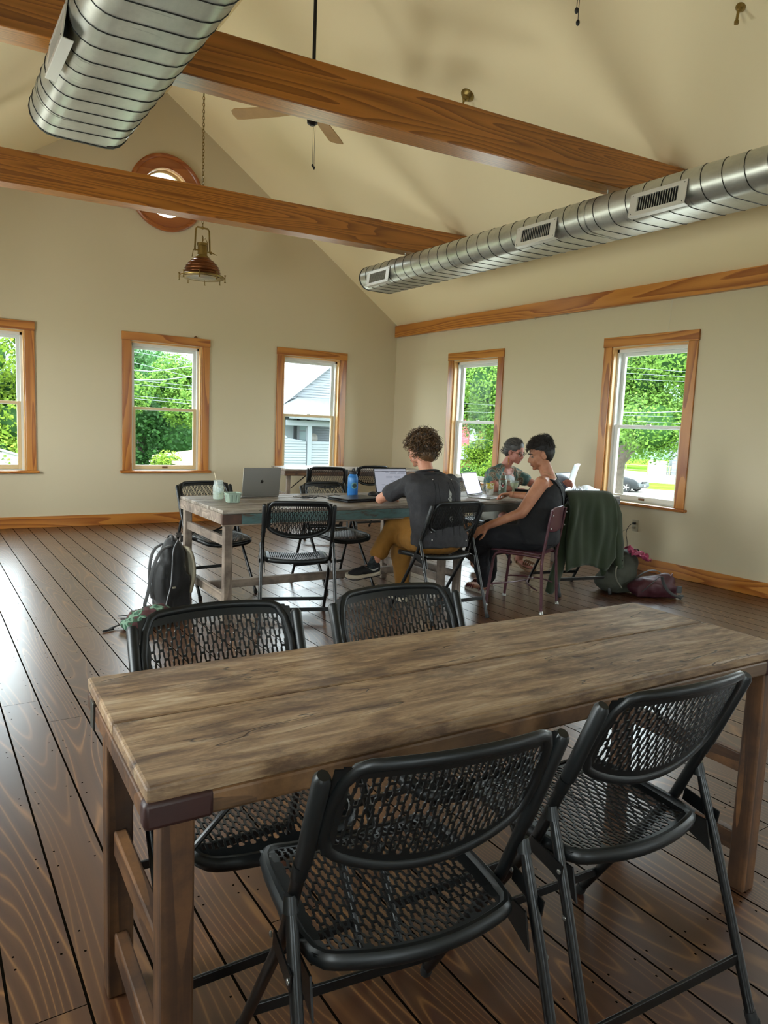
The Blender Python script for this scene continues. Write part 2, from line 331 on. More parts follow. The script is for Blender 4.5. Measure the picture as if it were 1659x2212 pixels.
# baseboards and the flat band along the eaves
def board(name, a, c, mat): return tag(MB().span(a, c).build(name, M[mat], bevel=.004, smooth=0), kind='structure')
board('baseboard_front', (XL, YF-.02, 0), (XR, YF, .133), 'pine_x'); board('baseboard_back', (XL, YB, 0), (XR, YB+.02, .133), 'pine_x')
board('baseboard_right', (XR-.02, YB+.02, 0), (XR, YF-.02, .133), 'pine_y'); board('baseboard_left', (XL, YB+.02, 0), (XL+.02, YF-.02, .133), 'pine_y')
board('trim_1', (XR-.055, YB, 2.662), (XR, YF-.02, 2.83), 'pine_y'); board('trim_2', (XL, YB, 2.662), (XL+.055, YF-.02, 2.83), 'pine_y')
# double hung windows, local frame: x along the wall, y into the room, z up
def window(n, loc, rz, ax):
    t = thing('window_%d' % n, loc, rz, kind='structure'); hw = WW/2; H_ = 'pine_x'; Vt = 'pine_z'
    b = MB(); b.span((-hw, 0, WB+.03), (-hw+SC, .02, WT-.1)); b.span((hw-SC, 0, WB+.03), (hw, .02, WT-.1)); b.build('side_casing', M[Vt], t, bevel=.003, smooth=0)
    MB().span((-hw-.006, 0, WT-.1), (hw+.006, .026, WT)).build('head_casing', M[H_], t, bevel=.003, smooth=0)
    MB().span((-hw-.03, -.1, WB), (hw+.03, .05, WB+.03)).build('window_sill', M[H_], t, bevel=.01, smooth=0)
    i = hw-SC; b = MB(); b.span((-i, -.12, OP_B), (-i+.018, .0, OP_T)); b.span((i-.018, -.12, OP_B), (i, .0, OP_T)); b.build('side_jamb', M['jamb_z'], t, bevel=.002, smooth=0)
    MB().span((-i+.018, -.12, OP_T-.018), (i-.018, 0, OP_T)).build('head_jamb', M['jamb_x'], t, bevel=.002, smooth=0)
    i -= .018; zt = OP_T-.018; zb = OP_B; mid = 1.44
    b = MB()
    for s in (-1, 1):
        b.span((s*i, -.16, zb), (s*(i-.022), -.06, zt)); b.span((s*(i-.022), -.12, zb), (s*(i-.03), -.112, zt))
    b.span((-i, -.16, zt-.03), (i, -.06, zt)); b.span((-i, -.16, zb), (i, -.09, zb+.012)); b.build('vinyl_frame', M['vinyl'], t, smooth=0)
    def sash(name, z0, z1, y0, y1, mat, bot, tp, sw):
        b = MB(); k = i-.022
        b.span((-k, y0, z0), (-k+sw, y1, z1)); b.span((k-sw, y0, z0), (k, y1, z1)); b.span((-k+sw, y0, z0), (k-sw, y1, z0+bot)); b.span((-k+sw, y0, z1-tp), (k-sw, y1, z1))
        o = b.build(name, M[mat], t, bevel=.003, smooth=0)
        MB().span((-k+sw-.004, (y0+y1)/2-.003, z0+bot-.004), (k-sw+.004, (y0+y1)/2+.003, z1-tp+.004)).build('window_pane', M['glass'], o, smooth=0)
        return o
    sash('upper_sash', mid-.02, zt-.03, -.15, -.118, 'vinyl', .035, .035, .034)
    lo = sash('lower_sash', zb+.012, mid+.018, -.108, -.076, 'tanvinyl' if n <= 3 else 'vinyl', .05, .03, .04)
    b = MB(); b.span((-.035, -.076, zb+.022), (.035, -.066, zb+.045)); b.build('sash_lift', M['bronze'], lo, bevel=.004)
    b = MB(); b.box((0, -.09, mid+.024), (.05, .02, .012)); b.build('sash_lock', M['vinyl'], lo, bevel=.004)
    return t
n = 1
for x in GX: window(n, (x, YF, 0), pi, 'x'); n += 1
for y in RY: window(n, (XR, y, 0), pi/2, 'y'); n += 1
for y in LY: window(n, (XL, y, 0), -pi/2, 'y'); n += 1
for x in BX: window(n, (x, YB, 0), 0, 'x'); n += 1
# round window in the gable
t = thing('window_%d' % n, (AX, YF, 4.045), kind='structure'); rr = lambda pr, N=64: [[(r*cos(2*pi*j/N), y, r*sin(2*pi*j/N)) for j in range(N)] for r, y in pr]
b = MB(); b.rings(rr([(.45, 0), (.45, -.035), (.435, -.045), (.42, -.04), (.405, -.032), (.40, -.026), (.39, -.03), (.30, -.026), (.288, -.02), (.284, 0)]), cap=False); b.build('round_casing', wood('casing_round', 'B06A34', '8A481C', 'x', .3, 5, coat=.3), t, smooth=30)
b = MB(); b.rings(rr([(.286, -.02), (.286, .17)]), cap=False); b.build('round_jamb', M['jamb_x'], t, smooth=60, solid=.01)
b = MB(); b.rings(rr([(.284, .1), (.262, .1), (.262, .13), (.284, .13)]), cap=False, closed=True); b.build('round_sash', M['tanvinyl'], t, smooth=30)
b = MB(); b.rings(rr([(.265, .11), (.265, .118)])); b.build('window_pane', M['glass'], t, smooth=30)
# windows: portals in the windows in view (sampling guides for the sky, they emit nothing),
# added area lights brighten the room from unseen windows behind and beside the camera
def portal(loc, d, sx, sy):
    l = bpy.data.lights.new('window_portal', 'AREA'); l.shape = 'RECTANGLE'; l.size = sx; l.size_y = sy; l.cycles.is_portal = True
    o = link(bpy.data.objects.new('window_portal', l)); o.location = loc; o.rotation_euler = Vector(d).to_track_quat('-Z', 'Z').to_euler()
pz = (OP_T+OP_B)/2; ph = OP_T-OP_B; pw = WW-2*SC
for x in GX: portal((x, YF+.2, pz), (0, -1, 0), pw, ph)
for y in RY[:2]: portal((XR+.2, y, pz), (-1, 0, 0), pw, ph)
portal((AX, YF+.2, 4.045), (0, -1, 0), .58, .58)
def daylight(loc, d, L, col=(1, .97, .92)):
    l = bpy.data.lights.new('window_daylight', 'AREA'); l.shape = 'RECTANGLE'; l.size = pw; l.size_y = ph; l.energy = L*pi*pw*ph; l.color = col
    o = link(bpy.data.objects.new('window_daylight', l)); o.location = loc; o.rotation_euler = Vector(d).to_track_quat('-Z', 'Z').to_euler()
for y, q in zip(LY, DL): daylight((XL-.19, y, pz), (1, 0, 0), q)
for x in BX: daylight((x, YB-.19, pz), (0, 1, 0), DB)
for y in RY[2:]: daylight((XR+.19, y, pz), (-1, 0, 0), DR)
# ---------------------------------------------------------------- tie beams
def tiebeam(y0, label):
    z0, z1, wd = 3.20, 3.468, .185; xe = lambda z: AX+(AZ-z)/SL-.004
    xa, xb = xe(z0), xe(z1); poly = [(2*AX-xa+.02, z0), (xa-.02, z0), (xb, z1), (2*AX-xb, z1)]
    b = MB(); b.rings([[(x-5.2, y, z) for x, z in poly] for y in (0, wd)])
    o = b.build('tie_beam', M['beam_x'], bevel=.006, smooth=0, loc=(5.2, y0, 0)); o.rotation_euler.z = rad(-5.25); return tag(o, label, 'beam', None, 'structure')
tiebeam(3.745, 'large varnished pine tie beam nearest the camera, crossing above the left duct')
tiebeam(6.455, 'varnished pine tie beam further back, crossing in front of the round window')
# ---------------------------------------------------------------- flat oval ducts
def oval(hw, hh, n=10):
    pts = []
    for cx, a0 in ((hw, -pi/2), (-hw, pi/2)):
        for i in range(n+1): a = a0+pi*i/n; pts.append((cx+hh*cos(a), hh*sin(a)))
    return pts
def duct(cx, yend, cz, regs, hangers, label):
    hw, hh = .135, .125; t = thing('air_duct', (cx, yend, cz), 0, label, 'duct', None); L = yend+3.3
    P = oval(hw, hh); b = MB(); k = 40
    b.rings([[(x, -L*i/k, z) for x, z in P] for i in range(k+1)]); b.build('duct_body', M['galv'], t, smooth=50)
    per = [0]; Q = oval(hw, hh+.001); 
    for i in range(len(Q)): a, c = Q[i], Q[(i+1) % len(Q)]; per.append(per[-1]+math.dist(a, c))
    pts = []; turns = int(L/.145)
    for s in range(turns):
        for i in range(len(Q)): pts.append((Q[i][0], -.03-.145*(s+per[i]/per[-1]), Q[i][1]))
    b = MB(); b.tube(pts, (.0030), 5, up=(0, 1, 0)); b.build('spiral_seam', M['seam'], t, smooth=60)
    b = MB(); R1 = oval(hw, hh+.004); R2 = oval(hw, hh-.004); b.rings([[(x, y, z) for x, z in q] for y, q in ((.004, R2), (.004, R1), (-.012, R1), (-.012, R2))], cap=False); b.build('end_rim', M['seam'], t, smooth=30)
    for yy in regs:
        y = yy-yend; G = Matrix.Translation((-hw-hh-.002, y, -.055+.0)) @ Matrix.Rotation(rad(8), 4, 'Y')
        b = MB(); W_, Hh = .44, .155
        for z, zz in ((Hh/2-.014, 1), (-Hh/2+.014, 1)): b.box((-.012, 0, z), (.006, W_, .028), G); b.box((.01, 0, z+(.014 if z > 0 else -.014)), (.045, W_, .004), G)
        for s in (-1, 1): b.box((-.012, s*(W_/2-.03), 0), (.006, .06, Hh-.05), G); 
        rg = b.build('register_grille', M['whitemetal'], t, smooth=0, bevel=.001)
        b = MB(); b.box((.0, 0, 0), (.012, W_-.1, Hh-.06), G); b.build('grille_opening', M['darkhole'], rg, smooth=0)
        b = MB()
        for i in range(17): b.box((-.009, -.155+.31*i/16, 0), (.012, .0025, Hh-.056), G, rz=rad(25))
        b.build('grille_louvers', M['whitemetal'], rg, smooth=0)
        for s in (-1, 1):
            for z in (-1, 1): b = MB(); b.ell((-.016, s*(W_/2-.02), z*(Hh/2-.016)), (.002, .004, .004), G, 8, 4); b.build('screw', M['seam'], rg)
    for yy in hangers:
        y = yy-yend; b = MB(); top = 3.20-cz
        b.rings([[(x*1.012, y+dy, z*1.02) for x, z in P] for dy in (-.014, .014)], cap=False); b.tube([(0, y, hh), (0, y, top)], .006, 8); b.tube([(-.07, y, hh+.004), (0, y, hh+.035), (.07, y, hh+.004)], .002, 6)
        b.box((0, y, hh+.035), (.03, .03, .004)); b.build('hanger_strap', M['galv'], t, smooth=40)
    return t
duct(4.50, 7.12, 2.985, (6.72, 4.37, 3.24, .9), (6.61, 3.90, 1.1), 'long spiral seam duct along the right wall, three white registers in view')
duct(.84, 4.52, 2.985, (3.56, 1.3), (4.23, 1.1), 'large spiral seam duct overhead at top left, seen from below')
# ---------------------------------------------------------------- fans, pendant, canopies
def fan(loc, rot, label, pulls):
    t = thing('ceiling_fan', loc, rot, label, 'ceiling fan'); x, y, z = loc; top = AZ-z-SL*abs(x-AX)
    b = MB(); b.tube([(0, 0, .08), (0, 0, top-.02)], .0135, 12); b.build('downrod', M['black'], t)
    b = MB(); b.lathe([(.02, top-.1), (.055, top-.07), (.06, top-.01)], 20); b.build('canopy', M['fanmetal'], t)
    b = MB(); b.lathe([(.02, .12), (.05, .1), (.1, .06), (.12, .02), (.12, -.03), (.09, -.06), (.045, -.075), (.04, -.12), (.02, -.135)], 28); b.build('motor_housing', M['fanmetal'], t)
    for i in range(4):
        G = Matrix.Rotation(pi/2*i, 4, 'Z'); b = MB(); b.box((.14, 0, -.02), (.12, .03, .006), G); b.build('blade_iron', M['fanmetal'], t, bevel=.001)
        G2 = G @ Matrix.Translation((0, 0, -.018)) @ Matrix.Rotation(rad(12), 4, 'X')
        b = MB(); out = [(.17, -.045), (.3, -.058), (.6, -.066), (.655, -.06), (.668, 0), (.66, .045), (.63, .066), (.3, .058), (.17, .045)]; b.prism(out, -.004, .004, G2); b.build('fan_blade', M['fanblade'], t, bevel=.001, smooth=0)
    for dx, dy, L in pulls:
        b = MB(); b.tube([(dx, dy, -.12), (dx, dy, -.12-L)], .0016, 6); b.ell((dx, dy, -.12-L-.012), (.009, .009, .013), n=10, k=6); b.build('pull_chain', M['black'], t)
    return t
fan((2.68, 5.3, 3.78), rad(44), 'ceiling fan on black downrod between the two tie beams, two blades showing', ((-.02, -.03, .325), (.03, .0, .29)))
fan((2.5, 2.41, 3.62), rad(40), 'ceiling fan at the top edge, only two pull chains and a blade tip in view', ((-.07, 0, .335), (.055, 0, .32)))
t = thing('pendant_lamp', (2.68, 7.83, 2.86), rad(8), 'aged copper and brass cage pendant lamp hanging on chain below the far beam', 'pendant lamp')
b = MB(); b.lathe([(.235, .0), (.24, .012), (.225, .022), (.2, .02), (.195, .008), (.205, -.004)], 40); b.build('rim_ring', M['brass'], t, smooth=50)
b = MB(); b.lathe([(.17, .045), (.185, .03), (.195, .015), (.19, .0), (.1, -.012), (.01, -.016)], 40); b.build('lens', M['dimglass'], t)
pf = []
for i in range(25):
    s = i/24; r = .19-(.19-.082)*s**2.4; z = .03+.17*s+.0; r += .006*cos(s*2*pi*6); pf.append((r, z))
b = MB(); b.lathe(pf, 40, cap=False); b.build('shade', M['copper'], t, smooth=80)
b = MB(); b.lathe([(.08, .195), (.075, .215), (.052, .235), (.05, .33), (.058, .335), (.058, .36), (.02, .365)], 28); b.build('socket_housing', M['brass'], t, smooth=40)
b = MB(); b.tube([(.085, 0, .27), (.088, 0, .30), (.078, 0, .5), (.06, 0, .52), (-.06, 0, .52), (-.078, 0, .5), (-.088, 0, .30), (-.085, 0, .27)], .0095, 8); b.tube([(.05, 0, .28), (.13, 0, .275)], .007, 8); b.tube([(-.05, 0, .28), (-.1, 0, .28)], .007, 8)
b.tube([(.12, 0, .275), (.17, .0, .265)], .004, 6); b.ell((.1, 0, .276), (.02, .016, .016)); b.tube([(-.105, 0, .28), (-.12, 0, .2)], .004, 6); b.build('bracket', M['brass'], t)
b = MB(); b.tube([(0, 0, .36), (.0, 0, .39), (-.004, 0, .42), (0, 0, .44), (.01, 0, .42), (.006, 0, .39)], .005, 6); b.tube([(0, 0, .38), (.03, 0, .42), (.055, 0, .38), (.058, 0, .33), (.06, 0, .29)], .005, 6); b.ell((0, 0, .52), (.018, .018, .018)); b.build('cable_loop', M['brass'], t)
for i in range(8):
    a = 2*pi*i/8+.2; b = MB(); c_ = (.243*cos(a), .243*sin(a)); b.tube([(c_[0], c_[1], -.035), (c_[0], c_[1], .035)], .005, 6); b.ell((c_[0], c_[1], .036), (.013, .013, .008), n=8, k=5); b.ell((c_[0], c_[1], -.034), (.012, .012, .006), n=8, k=5); b.build('thumb_screw', M['brass'], t)
b = MB(); z = .53; k = 0
while z < AZ-2.86-.06:
    b.tube([(.011*cos(a)*(1 if k % 2 else 0), .011*cos(a)*(0 if k % 2 else 1), z+.019+.022*sin(a)) for a in [2*pi*i/10 for i in range(10)]], .0034, 5, closed=True); z += .033; k += 1
b.build('chain', M['brass'], t)
b = MB(); b.lathe([(.055, AZ-2.86-.005), (.05, AZ-2.86-.04), (.012, AZ-2.86-.06)], 20); b.build('canopy', M['brass'], t)
def canopy(loc, label, d):
    t = thing('ceiling_canopy', loc, 0, label, 'light fitting'); G = Matrix.Rotation(math.atan(SL), 4, 'Y') @ Matrix.Rotation(pi, 4, 'X')
    b = MB(); b.lathe([(.062, 0), (.062, .008), (.052, .02), (.03, .03), (.03, .045), (.018, .06)], 28, G); b.build('canopy_plate', M['brass'], t, smooth=35)
    b = MB(); b.tube([(-.03, 0, -.03), (-.04, 0, -.055), (-.05, 0, -.12)], .009, 8); b.ell((-.035, 0, -.05), (.016, .016, .016)); b.tube([(-.05, 0, -.12), (-.05, 0, -.14)], .014, 8); b.build('stem', M['brass'], t)
    return t
canopy((4.115, 5.19, AZ-SL*(4.115-AX)), 'round brass ceiling canopy and stem just above the near beam', 1)
canopy((4.42, 2.87, AZ-SL*(4.355-AX)), 'brass fitting end poking in at the top right edge', 1)
for x, y, l in ((6.06, 6.18, 'small eye hook under the wall band, left of the pair'), (6.06, 5.69, 'small eye hook under the wall band, right of the pair')):
    b = MB(); b.tube([(x, y, 2.665), (x, y, 2.652)], .002, 6); b.tube([(x, y+.009*cos(a), 2.643+.009*sin(a)) for a in [2*pi*i/10 for i in range(10)]], .002, 6, closed=True); tag(b.build('eye_hook', M['rivet']), l, 'hook')
b = MB(); b.tube([(XR-.02, 4.42, 2.66), (XR-.006, 4.44, 2.5), (XR-.004, 4.45, 2.36)], .0009, 5); tag(b.build('hanging_wire', M['whitemetal']), 'thin wire hanging from the wall band to the right window', 'wire')
b = MB(); b.box((3.05, YF-.02, 2.362), (.045, .012, .012), rz=.3); b.ell((3.05, YF-.018, 2.37), (.014, .008, .012)); tag(b.build('window_latch', M['bronze']), 'small hook lying on top of the middle window casing', 'hook')
# ---------------------------------------------------------------- outside
GZ = -2.4
def leafmat(name, cols, dark, tr=.35):
    t = NT(name); r = t.rand(); c = t.ramp(r, [(i/(len(cols)-1), lin(q)) for i, q in enumerate(cols)]); t.p(Base_Color=c, Roughness=.7); t.b.inputs['Specular IOR Level'].default_value = .2
    tl = t.n('ShaderNodeBsdfTranslucent'); t.set(tl.inputs[0], c); mx = t.n('ShaderNodeMixShader'); mx.inputs[0].default_value = tr; t.L.new(t.b.outputs[0], mx.inputs[1]); t.L.new(tl.outputs[0], mx.inputs[2]); t.L.new(mx.outputs[0], t.out.inputs[0]); return t.m
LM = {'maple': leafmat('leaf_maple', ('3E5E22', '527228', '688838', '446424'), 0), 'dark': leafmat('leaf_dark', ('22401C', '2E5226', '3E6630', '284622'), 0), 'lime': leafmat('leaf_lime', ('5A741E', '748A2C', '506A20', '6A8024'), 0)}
BARK = plain('bark', '4A4038', .9, var=.3, bump=.6, bs=20)
def tree(name, loc, blobs, n, size, mat, label, trunk=None, cat='tree', group=None, seed=1, face=None):
    R_ = random.Random(seed); t = thing(name, loc, 0, label, cat, group); b = MB(); n = int(n*1.9); size *= .66
    wts = [q[3]**2 for q in blobs]
    for k in range(n):
        cx, cy_, cz, r = R_.choices(blobs, wts)[0]
        d = Vector((R_.gauss(0, 1), R_.gauss(0, 1), R_.gauss(0, 1))).normalized()
        if d.x*loc[0]+d.y*loc[1] > 0 and R_.random() < .75: d = Vector((-d.x, -d.y, d.z))
        c = Vector((cx, cy_, cz))+d*r*(.72+.38*R_.random()+.12*sin(9*d.x)*cos(8*d.z)); c.z = max(c.z, GZ-loc[2]+.05)
        u_ = Vector((R_.gauss(0, 1), R_.gauss(0, 1), R_.gauss(0, .6))).normalized(); v_ = u_.cross(d+Vector((.01, R_.random()-.5, R_.random()-.5))).normalized(); s = size*(.6+.8*R_.random())
        b.add([c-u_*s*.5, c+v_*s*.32, c+u_*s*.5, c-v_*s*.32], [(0, 1, 2, 3)])
    o = b.build('foliage', LM[mat], t, smooth=0, fix=False)
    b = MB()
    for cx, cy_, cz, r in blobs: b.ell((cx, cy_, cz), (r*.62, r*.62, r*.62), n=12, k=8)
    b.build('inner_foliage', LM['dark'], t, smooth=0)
    if trunk: b = MB(); b.tube(trunk[0], trunk[1], 10); b.build('trunk', BARK, t)
    return t
grass = NT('grass'); nz = grass.noise(grass.coord(), .6, 6, .65); grass.p(Base_Color=grass.ramp(nz, [(.3, lin('3C5A18')), (.7, lin('567228'))]), Roughness=.9); grass.b.inputs['Specular IOR Level'].default_value = 0; grass = grass.m
asph = plain('pale_asphalt', '88857E', .9, var=.06, spec=0); siding = plain('white_siding', '666A6E', .6, spec=.1); roofw = plain('pale_roof', '787A7E', .7, spec=.1); roofg = plain('grey_roof', '54585A', .8, var=.1, spec=.1)
b = MB(); b.span((-80, -60, GZ-.4), (160, 160, GZ)); tag(b.build('lawn', grass, smooth=0), kind='structure')
b = MB(); b.span((-22, -25, GZ-.01), (21, 21, GZ+.03)); tag(b.build('bounce_paving', asph, smooth=0), kind='structure')  # unseen pale paving, added to bounce light up onto the ceiling
fd = Vector((.8, .6, 0)); sd_ = Vector((.6, -.8, 0))
for k, (d0, d1, lab) in enumerate(((43, 54, 'pale paved lane in front of the parked car'), (62, 80, 'pale road beyond the parked car'))):
    b = MB(); c = fd*(d0+d1)/2; b.box((c.x, c.y, GZ+.02+k*.003), (d1-d0, 120, .04), rz=math.atan2(.6, .8)); tag(b.build('road', asph, smooth=0), lab, 'road', None, 'structure')
b = MB(); g = []
for i in range(41):
    row = []
    for j in range(7):
        a = rad(-20+110*i/40); d = 125+j*16; z = GZ+(0, 9, 15, 19, 22, 24, 24)[j]*(.9+.25*noise.noise(Vector((i*.3, j*.4, 1))))
        row.append((d*sin(a), d*cos(a), z))
    g.append(row)
b.sheet(g); hillm = NT('wooded_hill'); nz = hillm.noise(hillm.coord(), .45, 8, .75); hillm.p(Base_Color=hillm.ramp(nz, [(.35, lin('3A5A40')), (.65, lin('6A9070'))]), Roughness=.9); hillm.bump(nz, 1., 2.); tag(b.build('wooded_hill', hillm.m, smooth=180), kind='structure')
def blobs(spec, seed, n, rr, jr):
    R_ = random.Random(seed); return [(R_.uniform(-1, 1)*spec[0], R_.uniform(-1, 1)*spec[1], R_.uniform(-1, 1)*spec[2], rr*(1+jr*R_.uniform(-1, 1))) for _ in range(n)]
tree('broadleaf_tree', (8.6, 33, .6), blobs((2.6, 1.2, 2.6), 1, 16, 1.25, .3), 9000, .26, 'dark', 'dense dark green tree filling the middle window', ([(0, 0, -3), (0, 0, 0)], [.3, .2]), seed=2)
tree('broadleaf_tree', (10.0, 41, 2.6), blobs((2.4, 1.2, 2.2), 3, 13, 1.4, .3), 7000, .28, 'dark', 'taller green tree at the right of the middle window', ([(0, 0, -4.6), (0, 0, 0)], [.3, .2]), seed=4)
tree('broadleaf_tree', (8.9, 30, 2.6), blobs((1.7, .8, .8), 5, 7, .7, .3), 3500, .2, 'maple', 'lighter yellow green branches high in the middle window', None, seed=6)
tree('shrub', (7.55, 27.3, -.7), blobs((.5, .4, .4), 15, 5, .45, .2), 1500, .13, 'lime', 'bright lime shrub beside the white porch roof', None, 'shrub', seed=16)
tree('broadleaf_tree', (2.4, 31, 1.8), blobs((2.6, 1.2, 2.6), 7, 16, 1.2, .3), 8000, .22, 'lime', 'yellow green maple outside the leftmost window', ([(0, 0, -4.2), (.2, 0, 0)], [.25, .15]), seed=8)
tree('maple_tree', (22.5, 25.8, 3.3), blobs((1.7, 2.3, 1.6), 9, 15, 1.0, .3), 9000, .19, 'maple', 'leafy green maple hanging over the red house', ([(0, 0, -5.7), (.3, 0, -2), (0, 0, 0)], [.3, .25, .2]), seed=10)
tree('shrub', (21.5, 24.1, .1), blobs((.6, 1.1, .8), 11, 8, .65, .25), 3800, .14, 'lime', 'yellow green bush in front of the red house', None, 'shrub', seed=12)
tree('shrub', (20.5, 25.2, -1.2), blobs((.8, 1.2, .5), 21, 6, .6, .25), 2500, .13, 'maple', 'low green bush below the red house porch', None, 'shrub', seed=22)
tree('maple_tree', (23, 16.9, 3.0), blobs((1.6, 2.6, 1.8), 13, 22, .95, .3), 14000, .18, 'maple', 'large green maple filling the right window, leaning trunk at left', ([(-.6, 1.05, -5.4), (-.8, 1.0, -3.4), (-.75, .95, -2.6), (-.3, .4, -1.6), (0, 0, 0)], [.42, .33, .3, .3, .2]), seed=14)
tree('broadleaf_tree', (68, 57, 3), blobs((2.5, 7, 2.8), 17, 16, 2.2, .3), 5000, .5, 'maple', 'distant green trees behind the lawn in the right window', ([(0, 0, -4.8), (0, 0, 0)], [.5, .3]), seed=18)
tree('broadleaf_tree', (46, 70, 3.4), blobs((5, 4, 2.8), 19, 12, 2.4, .3), 4000, .5, 'dark', 'distant dark trees behind the red house', ([(0, 0, -5.4), (0, 0, 0)], [.5, .3]), seed=20)
# white house with a gable and a porch
def hp(x, z): return ((x)*1.5, 1.35+(z-1.35)*1.5)
t = thing('white_house', (0, 30, 0), 0, 'white sided house with pale roof and porch outside the window left of the corner', 'house')
def sided(name, poly, y, mat, par, pitch=.125, thick=.12):
    b = MB(); z0 = min(q[1] for q in poly); z1 = max(q[1] for q in poly); z = z0
    def xs(z):
        r = []
        for (a, c), (d, e) in zip(poly, poly[1:]+poly[:1]):
            if (c <= z < e) or (e <= z < c): r.append(a+(d-a)*(z-c)/(e-c))
        return sorted(r)
    while z < z1-.01:
        r0 = xs(z+.004); r1 = xs(min(z+pitch, z1)-.004)
        for (a, c), (d, e) in zip(zip(r0[::2], r0[1::2]), zip(r1[::2], r1[1::2])):
            b.add([(a, y-.028, z), (c, y-.028, z), (e, y, z+pitch), (d, y, z+pitch), (a, y+thick, z), (c, y+thick, z), (e, y+thick, z+pitch), (d, y+thick, z+pitch)], [(0, 1, 2, 3), (4, 7, 6, 5), (0, 4, 5, 1), (2, 6, 7, 3), (0, 3, 7, 4), (1, 5, 6, 2)])
        z += pitch
    return b.build(name, mat, par, smooth=0)
pk = (18.6, 5.0); ev = (14.3, 1.75); yh = 2.2
sided('gable_wall', [(ev[0], GZ), (18.6*2-ev[0], GZ), (18.6*2-ev[0], ev[1]), pk, ev], yh, siding, t)
b = MB()
for s in (-1, 1):
    ex = pk[0]+s*(pk[0]-ev[0]+.3); ez = ev[1]-.2
    b.add([(pk[0], yh-.3, pk[1]+.1), (ex, yh-.3, ez), (ex-2.5, yh+9, ez), (pk[0]-2.5, yh+9, pk[1]+.1), (pk[0], yh-.3, pk[1]-.05), (ex, yh-.3, ez-.15), (ex-2.5, yh+9, ez-.15), (pk[0]-2.5, yh+9, pk[1]-.05)], [(0, 1, 2, 3), (4, 7, 6, 5), (0, 4, 5, 1), (1, 5, 6, 2), (2, 6, 7, 3), (3, 7, 4, 0)])
b.build('main_roof', roofw, t, smooth=0)
b = MB(); b.add([(14.2, -.4, 1.62), (20, -.4, 1.5), (18.5, yh, 2.55), (15.9, yh, 2.55), (14.2, yh, 1.75), (14.2, -.4, 1.5), (20, -.4, 1.38)], [(0, 1, 2, 3), (0, 3, 4), (0, 5, 6, 1)]); b.build('porch_roof', roofg, t, smooth=0, solid=.05)
b = MB(); b.span((14.25, -.1, 1.18), (20, .06, 1.42)); b.span((15.33, -.08, GZ), (15.55, .14, 1.3)); b.build('porch_post', siding, t, smooth=0, bevel=.01)
sided('porch_wall', [(14.2, GZ), (15.3, GZ), (15.3, .5), (14.2, .62)], .0, siding, t); sided('porch_wall', [(15.58, GZ), (20, GZ), (20, .48), (15.58, .48)], .02, siding, t)
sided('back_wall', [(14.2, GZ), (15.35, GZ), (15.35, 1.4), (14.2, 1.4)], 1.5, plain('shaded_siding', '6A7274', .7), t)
b = MB()
for a, c in (((15.62, 1.6, .3), (15.74, 1.66, 1.5)), ((16.12, 1.6, .3), (16.24, 1.66, 1.5)), ((15.62, 1.6, 1.38), (16.24, 1.66, 1.5)), ((15.74, 1.6, .9), (16.12, 1.65, .95))): b.span(a, c)
b.build('window_trim', siding, t, smooth=0); MB().span((15.74, 1.63, .3), (16.12, 1.66, 1.4)).build('window_pane', plain('house_pane', '6A7C80', .15), t, smooth=0)
b = MB(); b.lathe([(.02, .06), (.16, .03), (.23, 0)], 24, Matrix.Translation((15.98, .6, .62)) @ Matrix.Rotation(rad(80), 4, 'X')); b.build('satellite_dish', plain('dish', '5A5650', .5), t)
# low white building with shallow roof, weathered shed
t = thing('low_building', (9.75, 27.6, -.12), 0, 'low white building with pale roof seen bottom right of the middle window', 'house')
b = MB(); b.add([(-1.75, -1.5, -.16), (1.6, -1.5, -.3), (1.6, 1.4, .22), (.3, 1.4, .22), (-1.9, 1.0, -.05)], [(0, 1, 2, 3, 4)]); b.build('roof', plain('tan_roof', '8A7C66', .8), t, smooth=0, solid=-.1)
b = MB(); b.span((-1.5, -1.35, GZ), (1.5, 1.2, -.34)); b.build('wall', siding, t, smooth=0)
for k in range(4): MB().span((-1.2+k*.68, -1.38, -.80), (-.78+k*.68, -1.33, -.42)).build('window_pane', plain('lb_pane%d' % k, '7A8A90', .2), t, smooth=0)
t = thing('old_shed', (2.2, 29, 0), 0, 'weathered grey shed gable at the bottom of the leftmost window', 'shed')
sided('wall', [(-2, GZ), (1.6, GZ), (1.6, -.45), (-.2, .1), (-2, -.45)], 0, plain('weathered_boards', 'A8A8A2', .9, var=.25), t, .2)
b = MB()
for s in (-1, 1): b.add([(-.2, -.2, .16), (-.2+s*2.0, -.2, -.46), (-.2+s*2.0, 1.2, -.46), (-.2, 1.2, .16)], [(0, 1, 2, 3)])
b.build('roof', roofw, t, smooth=0, solid=.06)
b = MB(); b.span((-3, -1.6, -1.4), (1.8, -1.2, -.72)); b.build('lean_to', siding, t, smooth=0)
